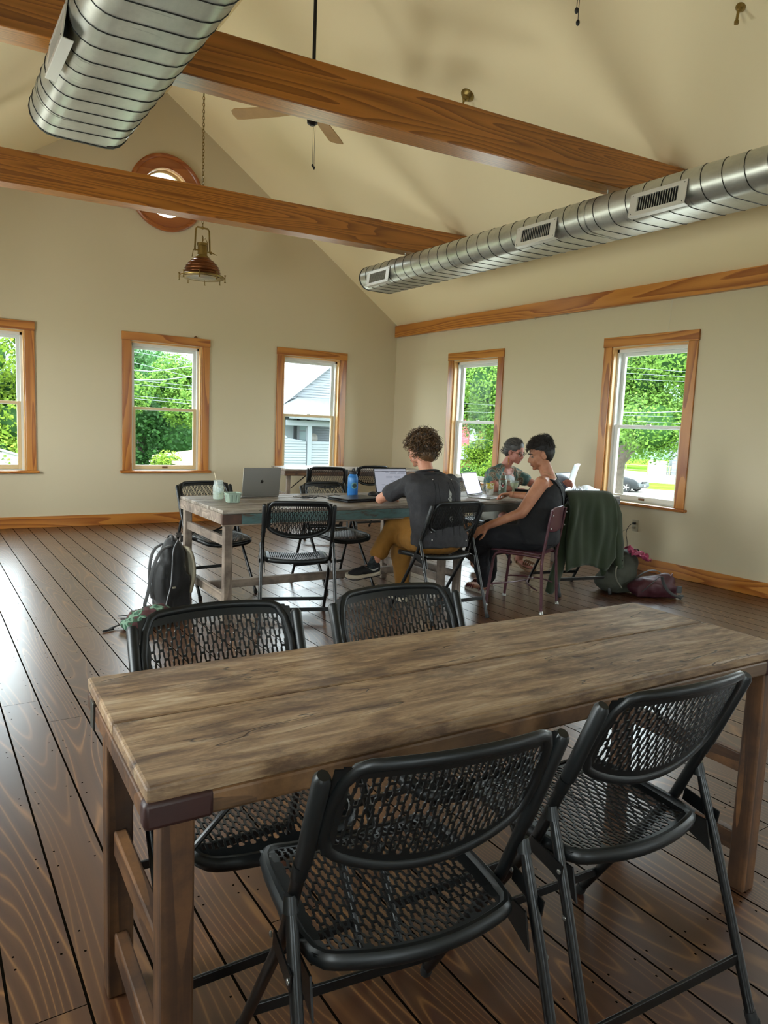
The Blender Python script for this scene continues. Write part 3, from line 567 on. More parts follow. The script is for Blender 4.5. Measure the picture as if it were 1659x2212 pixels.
# red house
t = thing('red_house', (38, 45, 0), rad(-35), 'red house with white windows and grey porch roof behind the maple', 'house')
red = plain('red_siding', '8A3038', .7); sided('wall', [(-5, GZ), (5, GZ), (5, 4.5), (-5, 4.5)], 0, red, t, .15); b = MB(); b.span((-5, .1, GZ), (5, 6, 4.4)); b.build('side_walls', red, t, smooth=0)
for x in (-1.9, .1, 2.1, -3.9):
    b = MB(); b.span((x-.38, -.1, .1), (x+.38, -.02, 1.75)); o = b.build('window_trim', siding, t, smooth=0); MB().span((x-.28, -.13, .2), (x+.28, -.1, 1.62)).build('window_pane', M['gasket'], o, smooth=0)
b = MB(); b.add([(-5, -2, -.75), (5, -2, -.75), (5, -.05, -.05), (-5, -.05, -.05)], [(0, 1, 2, 3)]); b.build('porch_roof', roofg, t, smooth=0, solid=-.12)
b = MB(); b.span((-5, -2, -1.05), (5, -1.9, -.8)); [b.span((x, -1.98, GZ), (x+.15, -1.85, -.9)) for x in (-5, -2, 1, 4.8)]; b.build('porch_post', siding, t, smooth=0)
b = MB(); b.add([(-5.3, -.4, 4.4), (5.3, -.4, 4.4), (5.3, 3, 6.6), (-5.3, 3, 6.6)], [(0, 1, 2, 3)]); b.build('roof', roofg, t, smooth=0, solid=.1)
# parked car
t = thing('parked_car', (39.6, 32.1, GZ+.04), rad(-76), 'dark grey car parked beyond the right window', 'car')
body = plain('car_paint', '14181A', .35, 0, spec=.4); Lc = 4.5
side = [(-2.2, .35), (-2.25, .75), (-2.0, .95), (-1.2, 1.02), (-.75, 1.42), (.35, 1.46), (1.15, 1.02), (1.95, .86), (2.2, .68), (2.25, .4), (2.1, .25), (-2.05, .25)]
b = MB(); rs = []
for y, k, tz in ((-.88, .9, .0), (-.84, 1, 0), (-.6, 1, 0), (0, 1.015, 0), (.6, 1, 0), (.84, 1, 0), (.88, .9, 0)): rs.append([(x*(.97 if abs(y) > .85 else 1), y*(1-.22*max(0, z-.9)/.5), .3+(z-.3)*(k if z > .9 else 1)) for x, z in side])
b.rings(rs); b.build('car_body', body, t, smooth=50, bevel=.04)
b = MB(); b.rings([[(x, y*(1-.22*max(0, z-.9)/.5), z) for x, z in ((-1.1, 1.05), (-.7, 1.37), (.3, 1.40), (1.02, 1.04))] for y in (-.85, .85)]); b.build('side_windows', M['black'], t, smooth=0)
b = MB(); b.add([(.42, -.68, 1.44), (.42, .68, 1.44), (1.17, .78, 1.04), (1.17, -.78, 1.04)], [(0, 1, 2, 3)]); b.build('windshield', plain('windshield', 'C8D0D4', .1), t, smooth=0, solid=.01)
for x in (-1.4, 1.4):
    for y in (-.8, .8):
        G = Matrix.Translation((x, y, .32)) @ Matrix.Rotation(pi/2, 4, 'X'); b = MB(); b.lathe([(.2, -.1), (.31, -.1), (.32, -.06), (.32, .06), (.31, .1), (.2, .1)], 24, G); w_ = b.build('wheel', M['rubber'], t)
        b = MB(); b.lathe([(.04, .105), (.07, .11)], 16, G)
        for k in range(5):
            for s in (-1, 1): b.beam(G @ Vector((0, 0, s*.1)), G @ Vector((.2*cos(2*pi*k/5), .2*sin(2*pi*k/5), s*.1)), .05, .02, up=(0, 1, 0))
        b.build('wheel_rim', M['galv'], w_)
b = MB(); b.span((2.2, -.35, .62), (2.27, .35, .74)); b.build('grille', M['black'], t, bevel=.01); MB().span((2.24, -.15, .38), (2.275, .15, .52)).build('licence_plate', siding, t)
b = MB(); b.ell((.95, -.95, 1.02), (.09, .1, .07)); b.ell((.95, .95, 1.02), (.09, .1, .07)); b.build('side_mirror', body, t)
for s in (-1, 1): MB().ell((2.08, s*.68, .72), (.16, .17, .07)).build('headlamp', M['dimglass'], t)
b = MB(); b.lathe([(.9, 0), (.9, 1.3), (.8, 1.35)], 24); tag(b.build('concrete_cylinder', plain('concrete', '9A9A94', .9, var=.15), loc=(62, 44.8, GZ)), 'grey concrete cylinder on the distant lawn', 'cylinder')
b = MB()
for k in range(9): b.span((-8+k*2, -.05, 0), (-7.9+k*2, .05, 1.0))
b.span((-8, -.03, .9), (8.1, .03, .96)); b.span((-8, -.03, .45), (8.1, .03, .5)); o = b.build('rail_fence', plain('fence_brown', '6A6A50', .8), loc=(57, 47.3, GZ)); o.rotation_euler.z = rad(-53); tag(o, 'low rail fence on the far lawn beside the concrete cylinder', 'fence')
t = thing('far_house', (64, 41, GZ), rad(-50), 'white building at the right edge of the right window', 'house'); sided('wall', [(-3, 0), (3, 0), (3, 4.2), (-3, 4.2)], 0, siding, t, .3); MB().span((-3, .1, 0), (3, 4, 4.2)).build('side_walls', siding, t, smooth=0)
b = MB(); b.add([(-3.3, -.4, 4.1), (3.3, -.4, 4.1), (3.3, 2, 5.4), (-3.3, 2, 5.4)], [(0, 1, 2, 3)]); b.build('roof', roofg, t, smooth=0, solid=.1)
PLC = [[(3.04, 17.0, 2.89), (4.24, 17.0, 2.78), (5.59, 17.0, 2.65), (6.79, 17.0, 2.54)], [(3.13, 17.2, 2.76), (4.31, 17.2, 2.55), (5.66, 17.2, 2.31), (6.84, 17.2, 2.1)], [(3.14, 17.4, 2.36), (4.34, 17.4, 2.39), (4.73, 17.4, 2.39), (5.11, 17.4, 2.46), (5.73, 17.4, 2.59), (6.9, 17.4, 2.85)], [(3.19, 17.6, 2.12), (4.39, 17.6, 2.18), (5.06, 17.6, 2.22), (5.79, 17.6, 2.36), (6.97, 17.6, 2.58)], [(3.37, 17.8, 2.23), (4.57, 17.8, 2.18), (5.86, 17.8, 2.13), (7.06, 17.8, 2.09)], [(3.31, 18.0, 2.13), (4.51, 18.0, 2.09), (5.93, 18.0, 2.05), (7.13, 18.0, 2.01)], [(3.36, 18.2, 1.86), (4.56, 18.2, 1.82), (6.0, 18.2, 1.78), (7.2, 18.2, 1.73)], [(3.41, 18.4, 1.81), (4.61, 18.4, 1.76), (6.06, 18.4, 1.7), (7.26, 18.4, 1.64)]]
PLD = [[(7.97, 18.0, 2.55), (8.57, 18.0, 2.5), (9.69, 18.0, 2.43), (10.29, 18.0, 2.39)], [(8.09, 18.2, 2.04), (8.68, 18.2, 2.17), (10.15, 18.2, 2.49), (10.74, 18.2, 2.62)], [(8.22, 18.4, 2.02), (8.82, 18.4, 2.02), (10.25, 18.4, 2.02), (10.85, 18.4, 2.02)]]
PLF = [[(17.0, 14.6, 3.36), (17.0, 13.81, 3.28), (17.0, 11.64, 3.06), (17.0, 10.85, 2.98)], [(17.2, 14.75, 3.21), (17.2, 13.95, 3.14), (17.2, 11.77, 2.95), (17.2, 10.97, 2.88)], [(17.4, 14.98, 3.05), (17.4, 14.18, 2.99), (17.4, 11.92, 2.84), (17.4, 11.12, 2.78)], [(17.6, 15.05, 2.02), (17.6, 14.25, 2.02), (17.6, 13.2, 2.01), (17.6, 12.04, 2.06), (17.6, 11.25, 2.09)], [(17.8, 15.24, 1.95), (17.8, 14.44, 1.94), (17.8, 12.21, 1.91), (17.8, 11.41, 1.9)], [(18.0, 15.4, 1.81), (18.0, 14.6, 1.79), (18.0, 12.33, 1.74), (18.0, 11.53, 1.72)]]
PLE = [[(17.0, 21.44, 2.3), (17.0, 20.84, 2.28), (17.0, 19.06, 2.21), (17.0, 18.46, 2.19)], [(17.2, 21.66, 2.0), (17.2, 21.06, 1.98), (17.2, 19.26, 1.95), (17.2, 18.66, 1.93)], [(17.4, 21.99, 1.02), (17.4, 21.39, 1.01), (17.4, 19.48, 0.98), (17.4, 18.88, 0.97)]]
wire = plain('power_wire', '5A6064', .5)
for grp, rr_, where in ((PLC, .011, 'in the middle window'), (PLD, .008, 'in front of the white house'), (PLF, .010, 'in the right window'), (PLE, .009, 'in front of the red house')):
    for i, pts in enumerate(grp):
        tk = (grp is PLC and i in (2, 3)) or (grp is PLF and i == 3)
        b = MB(); b.tube(pts, rr_*(1.3 if tk else .6), 6)
        words = ('topmost', 'second from top', 'third from top', 'fourth from top', 'fifth from top', 'sixth from top', 'seventh from top', 'lowest')
        wd = 'lowest' if i == len(grp)-1 else words[i]
        tag(b.build('power_line', wire), '%s%s power line crossing %s' % ('thick twisted ' if tk else 'thin ', wd, where), 'power line', 'power lines '+where)
# ---------------------------------------------------------------- tables
def plank_table(name, loc, rz, L, Wd, H_, label, nplank, th, ap, topm, am, frontm, leg, z_up, z_lo, rods=True, inset=.05, longrail=False, group=None, over=.0):
    t = thing(name, loc, rz, label, 'table', group); b = MB(); w_ = Wd/nplank; R_ = random.Random(int(L*100))
    for i in range(nplank):
        e = R_.uniform(-.002, .003); b.span((-e, i*w_+.0016, H_-th), (L+R_.uniform(-.002, .002), (i+1)*w_-.0016, H_-R_.uniform(0, .002)))
    b.build('tabletop', topm, t, bevel=.006, smooth=0)
    z1 = H_-th; z0 = H_-th-ap
    b = MB(); b.span((.0, .0, z0), (L, .028, z1)); b.build('apron', frontm, t, bevel=.006, smooth=0)
    b = MB(); b.span((.0, Wd-.028, z0), (L, Wd, z1)); b.build('apron', am, t, bevel=.006, smooth=0)
    for x in (0, L-.028): b = MB(); b.span((x, .028, z0), (x+.028, Wd-.028, z1)); b.build('apron', am, t, bevel=.005, smooth=0)
    xs = (inset, L-inset-leg)
    for x in xs:
        for y in (inset*.55, Wd-inset*.55-leg): b = MB(); b.span((x, y, 0), (x+leg, y+leg*.92, z0+.002)); b.build('leg', M['old_z'] if am is M['old_x'] else M['grey_z'], t, bevel=.005, smooth=0)
        for z in (z_up, z_lo): b = MB(); b.span((x+leg*.25, inset*.55+leg*.9, z-.03), (x+leg*.75, Wd-inset*.55-leg, z+.03)); b.build('stretcher', M['old_y'] if am is M['old_x'] else M['grey_y'], t, bevel=.004, smooth=0)
    if longrail: b = MB(); b.span((inset+leg, Wd/2-.02, z_lo-.03), (L-inset-leg, Wd/2+.02, z_lo+.03)); b.build('long_rail', M['grey_x'], t, bevel=.004, smooth=0)
    if rods:
        for s, x in ((1, inset+leg*.5), (-1, L-inset-leg*.5)):
            b = MB(); b.tube([(x, Wd/2, z_up-.02), (x+s*.03, Wd/2, z_up+.0), (x+s*.36, Wd/2, z0+.01), (x+s*.40, Wd/2, z0+.03)], .0065, 8); b.build('brace_rod', M['blacksteel'], t)
    return t
M['old_front'] = wood('old_front', '7A5A3A', '4E3822', 'x', .5, 6, dirt='2A150A', bump=.4, isl=.1)
tn = plank_table('wooden_table', (.292, 1.10, 0), rad(-2), 1.83, .565, .76, 'worn brown reclaimed wood plank table in the foreground, empty top', 2, .03, .042, M['top_near'], M['old_x'], M['old_front'], .058, .385, .135, inset=.028)
for s in (0, 1):
    b = MB(); b.span((s*1.72-.003, -.003, .685), (s*1.72+.113, .03, .733)); b.build('corner_block', plain('dark_paint_block', '2E1410', .55, var=.2, bump=.3, bs=40), tn, bevel=.008)
t = NT('teal_apron'); nz = t.noise(t.coord((1, 4, 4)), 4, 6, .7); t.p(Base_Color=t.ramp(nz, [(.38, lin('4A3628')), (.46, lin('46605E')), (.7, lin('587274'))]), Roughness=.6); t.bump(nz, .3, .003); M['teal'] = t.m
MB().box((-.003, .475, .705), (.004, .035, .06)).build('end_bracket', plain('bracket_metal', '5A5A56', .4, .8), tn, bevel=.001)
ta = plank_table('wooden_table', (1.651, 4.387, 0), rad(-.8), 1.86, .93, .765, 'grey weathered plank table with teal painted edge holding the open silver laptop', 7, .026, .07, M['top_far'], M['grey_x'], M['teal'], .056, .55, .17, inset=.02, longrail=True)
MB().span((-.004, -.004, .67), (.13, .03, .738)).build('corner_block', plain('rust_patch', '4A3226', .7, var=.4, bump=.3), ta, bevel=.004)
MB().span((-.002, -.002, .66), (1.86, .024, .671)).build('edge_strip', M['grey_x'], ta, bevel=.003)
tb = plank_table('wooden_table', (3.60, 4.40, 0), rad(3.5), 2.14, .76, .765, 'grey plank table in front of the woman and beneath the papers', 6, .026, .06, M['top_far'], M['grey_x'], plain('dark_apron', '3A342A', .6, var=.3), .056, .55, .17, inset=.05)
tc_ = plank_table('wooden_table', (3.86, 8.12, 0), rad(-8), 2.0, .62, .765, 'small far plank table against the end wall, behind all chairs', 5, .026, .06, M['top_far'], M['grey_x'], M['old_x'], .05, .42, .15, inset=.03)
# ---------------------------------------------------------------- black perforated folding chairs
def perf(b, u0, u1, ncol, py, olo, ohi, vlo, vhi, umin, umax, fmap, th):
    px = (u1-u0)/ncol
    for i in range(ncol):
        uc = u0+(i+.5)*px; ua, ub = uc-px/2, uc+px/2; lo, hi = olo(uc), ohi(uc)
        if hi-lo < .004: continue
        bl, bh = vlo(uc), vhi(uc); off = (i % 2)*.5*py; k = math.floor((lo-off)/py)
        while off+k*py < hi:
            a = max(lo, off+k*py); c = min(hi, off+(k+1)*py); vc = off+(k+.5)*py; k += 1
            if c-a < 1e-4: continue
            hl = .435*py; h0, h1 = max(vc-hl, bl), min(vc+hl, bh)
            if umin < uc < umax and h1-h0 > .22*py:
                we, wm = .29*px, .455*px; cl = lambda v: min(max(v, h0+.0004), h1-.0004)
                H_ = [(0, h0), (we*.8, h0), (we, cl(h0+.0015)), (we, cl(vc-.16*py)), (wm, cl(vc-.09*py)), (wm, cl(vc+.09*py)), (we, cl(vc+.16*py)), (we, cl(h1-.0015)), (we*.8, h1), (0, h1)]
                H_ = H_+[(-x, y) for x, y in H_[-2:0:-1]]
                hp_ = px/2; m = lambda f: a+(c-a)*f
                R_ = [(0, a), (hp_*.6, a), (hp_, a), (hp_, m(.33)), (hp_, m(.42)), (hp_, m(.58)), (hp_, m(.67)), (hp_, c), (hp_*.6, c), (0, c)]; R_ = R_+[(-x, y) for x, y in R_[-2:0:-1]]
                n = len(H_); vs = []
                for s in (0, 1): vs += [fmap(uc+x, y, s*th) for x, y in R_]+[fmap(uc+x, y, s*th) for x, y in H_]
                fs = []
                for j in range(n):
                    q = (j+1) % n; fs += [(j, q, n+q, n+j), (2*n+j, 3*n+j, 3*n+q, 2*n+q), (n+j, n+q, 3*n+q, 3*n+j)]
                b.add(vs, fs)
            else:
                vs = []
                for s in (0, 1): vs += [fmap(ua, a, s*th), fmap(ub, a, s*th), fmap(ub, c, s*th), fmap(ua, c, s*th)]
                b.add(vs, [(0, 1, 2, 3), (4, 7, 6, 5)])
def tube_y(z): # side profile of the long tube
    return -.19+(.825-z)*.44 if z > .44 else -.0206+(.44-z)*.66
def back_map(u, v, d):
    q = max(0, 1-(u/.214)**2); return (u, tube_y(v)+.002-.038*q-d, v)
def seat_map(u, v, d):
    q = max(0, 1-(u/.21)**2); f = max(0, (v-.19)/.085); return (u, v, .45-.016*q-.022*f*f+.012*max(0, (-.06-v)/.07)-d)
def make_folding_chair():
    t = thing('folding_chair', (0, 0, 0), 0, 'x', 'folding chair'); bp = M['blackplastic']; bs = M['blacksteel']
    # backrest
    blo = lambda u: .598+.056*(abs(u)/.20)**2.2; bhi = lambda u: .840-.006*(abs(u)/.2)**2-(max(0, abs(u)-.19)/.03)**2*.02
    b = MB(); perf(b, -.210, .210, 34, .0455, blo, bhi, lambda u: blo(u)+.024, lambda u: bhi(u)-.026, -.186, .186, back_map, .003); o = b.build('backrest', bp, t, smooth=0, fix=False)
    ol = []
    for i in range(25): u = -.21+.42*i/24; ol.append(back_map(u, blo(u), .002))
    for i in range(1, 24): u = .21-.42*i/24; ol.append(back_map(u, bhi(u), .002))
    ol.insert(25, back_map(.214, .745, .002)); ol.append(back_map(-.214, .745, .002))
    ol = [Vector(q) for q in ol]
    for _ in range(2): ol = [(ol[i-1]+ol[i]*2+ol[(i+1) % len(ol)])/4 for i in range(len(ol))]
    b = MB(); b.tube(ol, .0115, 10, closed=True, flat=.75, up=(0, 1, 0)); b.build('back_rim', bp, t)
    # seat
    slo = lambda u: -.105-.038*(1-(abs(u)/.205)**2); shi = lambda u: .262+.014*(1-(u/.2)**2)-(max(0, abs(u)-.165)/.04)**2*.03
    b = MB(); perf(b, -.203, .203, 30, .0405, slo, shi, lambda u: slo(u)+.022, lambda u: shi(u)-.026, -.180, .180, seat_map, .003); b.build('seat', bp, t, smooth=0, fix=False)
    ol = [seat_map(-.2+.4*i/24, slo(-.2+.4*i/24), .010) for i in range(25)]+[seat_map(.208, y, .010) for y in (-.06, .02, .1, .18)]+[seat_map(.2-.4*i/24, shi(.2-.4*i/24), .010) for i in range(25)]+[seat_map(-.208, y, .010) for y in (.18, .1, .02, -.06)]
    ol = [Vector(q) for q in ol]
    for _ in range(2): ol = [(ol[i-1]+ol[i]*2+ol[(i+1) % len(ol)])/4 for i in range(len(ol))]
    b = MB(); b.tube(ol, .0125, 10, closed=True, flat=1.35, up=(0, 0, 1)); b.build('seat_rim', bp, t)
    for s in (-1, 1):
        P = [(s*.228, -.180, .805), (s*.228, tube_y(.62), .62), (s*.228, tube_y(.5), .5), (s*.228, tube_y(.455), .455), (s*.228, tube_y(.425)+.002, .425), (s*.229, tube_y(.38), .38), (s*.232, .26, .02)]
        b = MB(); b.tube(P, .0115, 12, flat=1.15); lg = b.build('back_tube', bs, t)
        b = MB(); b.tube([(s*.232, .257, .03), (s*.232, .263, .012), (s*.232, .268, .002)], [.014, .015, .013], 10); b.ell((s*.238, .268, .012), (.008, .012, .012), n=10, k=6); b.build('foot_cap', M['rubber'], lg)
        b = MB(); b.tube([(s*.226, -.186, .820), (s*.226, -.182, .812), (s*.226, tube_y(.63)-.001, .63)], [.010, .0150, .0150], 12, flat=1.1); b.build('tube_sleeve', bp, lg)
        b = MB(); b.tube([(s*.228, tube_y(.628), .628), (s*.228, tube_y(.598), .598)], .0145, 12); b.build('collar', bp, lg)
        P = [(s*.238, -.082, .545), (s*.239, -.098, .50), (s*.242, -.150, .36), (s*.248, -.268, .02)]
        b = MB(); b.tube(P, [.0085, .0115, .0115, .0115], 12); rl = b.build('rear_leg', bs, t)
        b = MB(); b.tube([(s*.248, -.264, .03), (s*.249, -.272, .012), (s*.249, -.277, .002)], [.014, .015, .013], 10); b.ell((s*.255, -.277, .012), (.008, .012, .012), n=10, k=6); b.build('foot_cap', M['rubber'], rl)
        b = MB(); b.tube([(s*.238, -.077, .558), (s*.238, -.084, .53)], [.011, .014], 12); b.build('leg_cap', bp, rl)
        b = MB(); b.beam((s*.252, -.035, .455), (s*.252, -.135, .44), .003, .034, up=(0, 0, 1)); b.add([(s*.214, -.13, .44), (s*.214, .07, .435), (s*.214, -.07, .395), (s*.214, -.148, .37), (s*.218, -.13, .44), (s*.218, .07, .435), (s*.218, -.07, .395), (s*.218, -.148, .37)], [(0, 1, 2, 3), (4, 7, 6, 5), (0, 4, 5, 1), (1, 5, 6, 2), (2, 6, 7, 3), (3, 7, 4, 0)]); br = b.build('seat_bracket', bs, t, smooth=0)
        b = MB()
        for y, z in ((-.025, .453), (-.128, .441), (-.152, .352)): b.ell((s*.2545, y, z), (.003, .0058, .0058), n=10, k=6)
        b.build('rivets', M['rivet'], br); br.children[0]['kind'] = 'stuff'
    b = MB(); b.beam((-.230, .205, .105), (.230, .205, .105), .008, .026); b.build('front_stretcher', bs, t, bevel=.002, smooth=0)
    b = MB(); b.beam((-.244, -.226, .14), (.244, -.226, .14), .008, .026); b.build('rear_stretcher', bs, t, bevel=.002, smooth=0)
    return t
spots = [(.755, 1.052, -8.5, "black perforated folding chair nearest the camera, left of two at the table's near side"),
 (1.361, 1.058, -4, 'black perforated folding chair at the near side of the foreground table, right one'),
 (.668, 1.622, 178.5, 'black perforated folding chair across the foreground table, left of its pair'),
 (1.245, 1.617, 178.5, 'black perforated folding chair across the foreground table, right of its pair'),
 (2.14, 4.30, -21, 'empty black folding chair with its back to the camera at the teal edged table'),
 (1.957, 5.383, 186, 'black folding chair behind the glass jar at the left end of the table'),
 (2.942, 5.207, 184.6, 'black folding chair behind the blue bottle, facing the camera across the table'),
 (3.181, 4.065, 0, 'black folding chair under the curly haired person'),
 (4.734, 4.236, -13.5, 'black folding chair with the green jacket draped over its back'),
 (4.80, 5.52, 196, 'black folding chair under the woman with glasses, mostly hidden'),
 (4.093, 7.491, -23, 'black folding chair pulled up to the far small table, larger of two'),
 (4.82, 7.76, -2, 'black folding chair at the far small table, beside the room corner')]
proto = make_folding_chair()
for i, (x, y, r, lab) in enumerate(spots):
    if i == 0: proto.location = (x, y, 0); proto.rotation_euler.z = rad(r); proto['label'] = lab; proto['group'] = 'black perforated folding chairs'
    else: copy_tree(proto, (x, y, 0), rad(r), lab, 'black perforated folding chairs')
# ---------------------------------------------------------------- maroon school chair
mar = NT('maroon_enamel'); nz = mar.noise(mar.coord(), 40, 5, .7); mar.p(Base_Color=mar.ramp(nz, [(.3, lin('401C24')), (.68, lin('4E2630')), (.72, lin('8A7068'))]), Roughness=.32); mar = mar.m
t = thing('school_chair', (3.955, 4.005, 0), rad(27), 'maroon metal school chair under the person in the black tank top', 'chair')
g = []
for i in range(9):
    u = -.17+.34*i/8; g.append([(u, -.235-.022*(1-(u/.17)**2)-.10*(v-.62)*.35, .605+(v-.605)*1.0-(.018*(abs(u)/.17)**4 if v > .75 else (-.012*(abs(u)/.17)**4 if v < .62 else 0))) for v in (.605, .66, .72, .775, .80)])
MB().sheet(g).build('backrest', mar, t, smooth=180, solid=.008, sub=1)
g = [[(u*(1-.06*(1-(y+.2)/.4)), y, .445+.008*cos(y*8)-.008*(1-(u/.19)**2)) for y in (-.2, -.12, 0, .12, .18, .2)] for u in (-.19, -.17, -.08, 0, .08, .17, .19)]
MB().sheet(g).build('seat', mar, t, smooth=180, solid=-.014, sub=1)
for s in (-1, 1):
    b = MB(); b.tube([(s*.175, -.262, .775), (s*.178, -.25, .70), (s*.18, -.215, .44), (s*.182, -.21, .38), (s*.20, -.235, .01)], .0115, 12); b.build('leg', mar, t)
    b = MB(); b.tube([(s*.182, -.2, .42), (s*.18, -.05, .425), (s*.178, .12, .425), (s*.182, .155, .41), (s*.188, .17, .37), (s*.205, .205, .01)], .0115, 12); b.build('leg', mar, t)
    for x, y in ((s*.20, -.236), (s*.205, .206)): b = MB(); b.lathe([(.011, .02), (.017, .008), (.019, 0)], 16, c=(x, y, 0)); b.build('foot_glide', M['rivet'], t)
    b = MB(); b.tube([(-.19, s*.19, .17)]+[(-.19+.19*sin(pi*k/12)*1.0+.19*(1-cos(pi*k/12)), s*(.19-.19*sin(pi*k/12)), .17) for k in range(1, 12)]+[(.19, s*.19, .17)], .006, 8); b.build('curved_brace', mar, t)
    for z in (.74, .64): b = MB(); b.ell((s*.172, -.276+(.78-z)*.1, z), (.007, .005, .007), n=10, k=6); b.build('rivet', M['rivet'], t)
# ---------------------------------------------------------------- things on the tables
TZ = .765
def laptop(loc, rz, open_deg, W_, Dp, label, lidm, scr, keym=None, logo=False, th=.008, group=None):
    # hinge along x at y=0, base runs to +y (local), lid swings up from the hinge; the screen faces +y
    t = thing('laptop', loc, rz, label, 'laptop', group)
    b = MB(); b.span((-W_/2, 0, .001), (W_/2, Dp, .001+th)); base = b.build('base', lidm, t, bevel=.003, seg=3)
    b = MB(); b.span((-W_/2+.03, .025, .009), (W_/2-.03, Dp*.5, .0105)); b.span((-.055, Dp*.57, .009), (.055, Dp*.95, .0098)); b.build('keyboard', keym or M['black'], base, smooth=0)
    G = Matrix.Translation((0, 0, .010)) @ Matrix.Rotation(rad(-(open_deg-90)) if True else 0, 4, 'X').inverted()
    b = MB(); b.span((-W_/2, -.005, .0), (W_/2, 0, Dp), G); lid = b.build('lid', lidm, t, bevel=.003, seg=3)
    b = MB(); b.span((-W_/2+.004, 0, .008), (W_/2-.004, .0012, Dp-.004), G); bz = b.build('screen_bezel', M['black'], lid, smooth=0)
    b = MB(); b.span((-W_/2+.009, .0012, .016), (W_/2-.009, .0020, Dp-.011), G); s_ = b.build('screen', scr, bz, smooth=0)
    return t, lid, s_, G
def emis(name, col, st=1.):
    t = NT(name); t.p(Base_Color=(0.02, .02, .02, 1), Roughness=.2); t.b.inputs['Emission Color'].default_value = lin(col); t.b.inputs['Emission Strength'].default_value = st; return t.m
silver = plain('silver_aluminium', '8E8C88', .38, .75); darkgrey = plain('dark_laptop', '17191B', .4, .2)
t, lid, s_, G = laptop((2.22, 5.10, TZ), rad(2), 98, .312, .221, 'open silver laptop with a fruit logo on its back, near the glass jar', silver, emis('scr_a', 'C8CCD4', .25))
ap = []
for i in range(40): # apple outline with a bite
    a = 2*pi*i/40; r = .0135*(1-.10*abs(sin(a))**3 if False else 1); x = r*cos(a)*(1.0+.06*sin(a)); y = r*sin(a)*1.02
    if abs(a-pi/2) < .35: y -= .0025*(1-abs(a-pi/2)/.35)
    if abs(a-3*pi/2) < .35: y += .002*(1-abs(a-3*pi/2)/.35)
    d = math.hypot(x+.0155, y-.002)
    if d < .0075: k = .0075/max(d, 1e-6); x = -.0155+(x+.0155)*k; y = .002+(y-.002)*k
    ap.append((x, y))
b = MB(); Lg = G @ Matrix.Translation((0, -.0056, .113)) @ Matrix.Rotation(pi/2, 4, 'X'); b.prism(ap, 0, .0004, Lg); b.prism([(.0015+.0052*t_*(1) + .0022*sin(pi*t_), .0155+.0068*t_-.0016*sin(pi*t_)) for t_ in [i/6 for i in range(7)]]+[(.0015+.0052*t_-.0018*sin(pi*t_), .0155+.0068*t_+.0018*sin(pi*t_)) for t_ in [1-i/6 for i in range(1, 6)]], 0, .0004, Lg); b.build('fruit_logo', plain('logo_dark', '3A3A38', .2, .6), lid, smooth=0)
def textlines(G, W_, Dp, par, seed, col='6A6E78', n=14):
    R_ = random.Random(seed); b = MB(); 
    for i in range(n):
        z = Dp-.03-i*(Dp-.06)/n; x = -W_/2+.02+.055*(R_.random() < .2)
        for k in range(3):
            w_ = R_.uniform(.015, .07); 
            if x+w_ < W_/2-.05: b.span((x, .0021, z), (x+w_, .0024, z+.0028), G)
            x += w_+R_.uniform(.006, .03)
    b.build('screen_text', emis('scr_text'+str(seed), col, .3), par, smooth=0)
t, lid, s_, G = laptop((3.43, 5.07, TZ), rad(180), 108, .34, .225, 'open black laptop showing a page of text in front of the curly haired person', darkgrey, emis('scr_b', 'A8ACB8', .24)); textlines(G, .34, .225, s_, 5)
b = MB(); b.span((-.16, .0024, .19), (.16, .0026, .196), G); b.build('toolbar', emis('scr_bar', '50525C', .2), s_, smooth=0)
t = thing('laptop', (2.86, 4.745, TZ), rad(9), 'closed black laptop lying flat beside the blue bottle', 'laptop')
b = MB(); b.span((-.18, -.125, .002), (.18, .125, .015)); b.build('base', darkgrey, t, bevel=.004, seg=3); b = MB(); b.span((-.18, -.125, .017), (.18, .125, .026)); b.build('lid', darkgrey, t, bevel=.005, seg=3)
t = NT('scr_lavender'); nz = t.noise(t.coord(), 9, 5, .6); t.p(Base_Color=(.1, .1, .1, 1), Roughness=.25); t.L.new(t.ramp(nz, [(.35, lin('D8D6F0')), (.7, lin('B8BCE0'))]), t.b.inputs['Emission Color']); t.b.inputs['Emission Strength'].default_value = .42; scl = t.m
t, lid, s_, G = laptop((4.12, 4.80, TZ), rad(204), 112, .305, .212, 'open silver laptop with bright lavender screen, touched by the person in the tank top', silver, scl, plain('pale_keys', 'B8B8C0', .5))
t, lid, s_, G = laptop((5.33, 4.80, TZ), rad(196), 118, .31, .215, 'dark laptop lid partly hidden behind the tank top wearer', darkgrey, emis('scr_d', '303848', .15))
# blue water bottle
t = thing('water_bottle', (2.965, 4.97, TZ), .4, 'translucent blue water bottle with black lid and round sticker', 'water bottle')
b = MB(); b.lathe([(.030, 0), (.040, .003), (.043, .012), (.043, .150), (.041, .160), (.036, .175), (.030, .184), (.030, .190)], 28, cap=False); b.build('bottle_body', tint('blue_plastic', (.10, .42, .80), rough=.12, dk=.35), t, solid=-.002)
b = MB(); b.lathe([(.038, .006), (.039, .085)], 24); b.build('water', tint('blue_water', (.25, .70, .98), rough=.1, dk=.2), t)
b = MB(); b.lathe([(.033, .186), (.036, .188), (.036, .206), (.032, .210), (.012, .212)], 28); b.tube([(-.012, 0, .212), (-.006, 0, .225), (.012, 0, .228), (.018, 0, .212)], .006, 8); b.build('lid', M['black'], t, smooth=40)
b = MB(); b.tube([(.01, 0, .19), (.012, 0, .10), (.022, .005, .02)], .0032, 8); b.build('straw', M['black'], t)
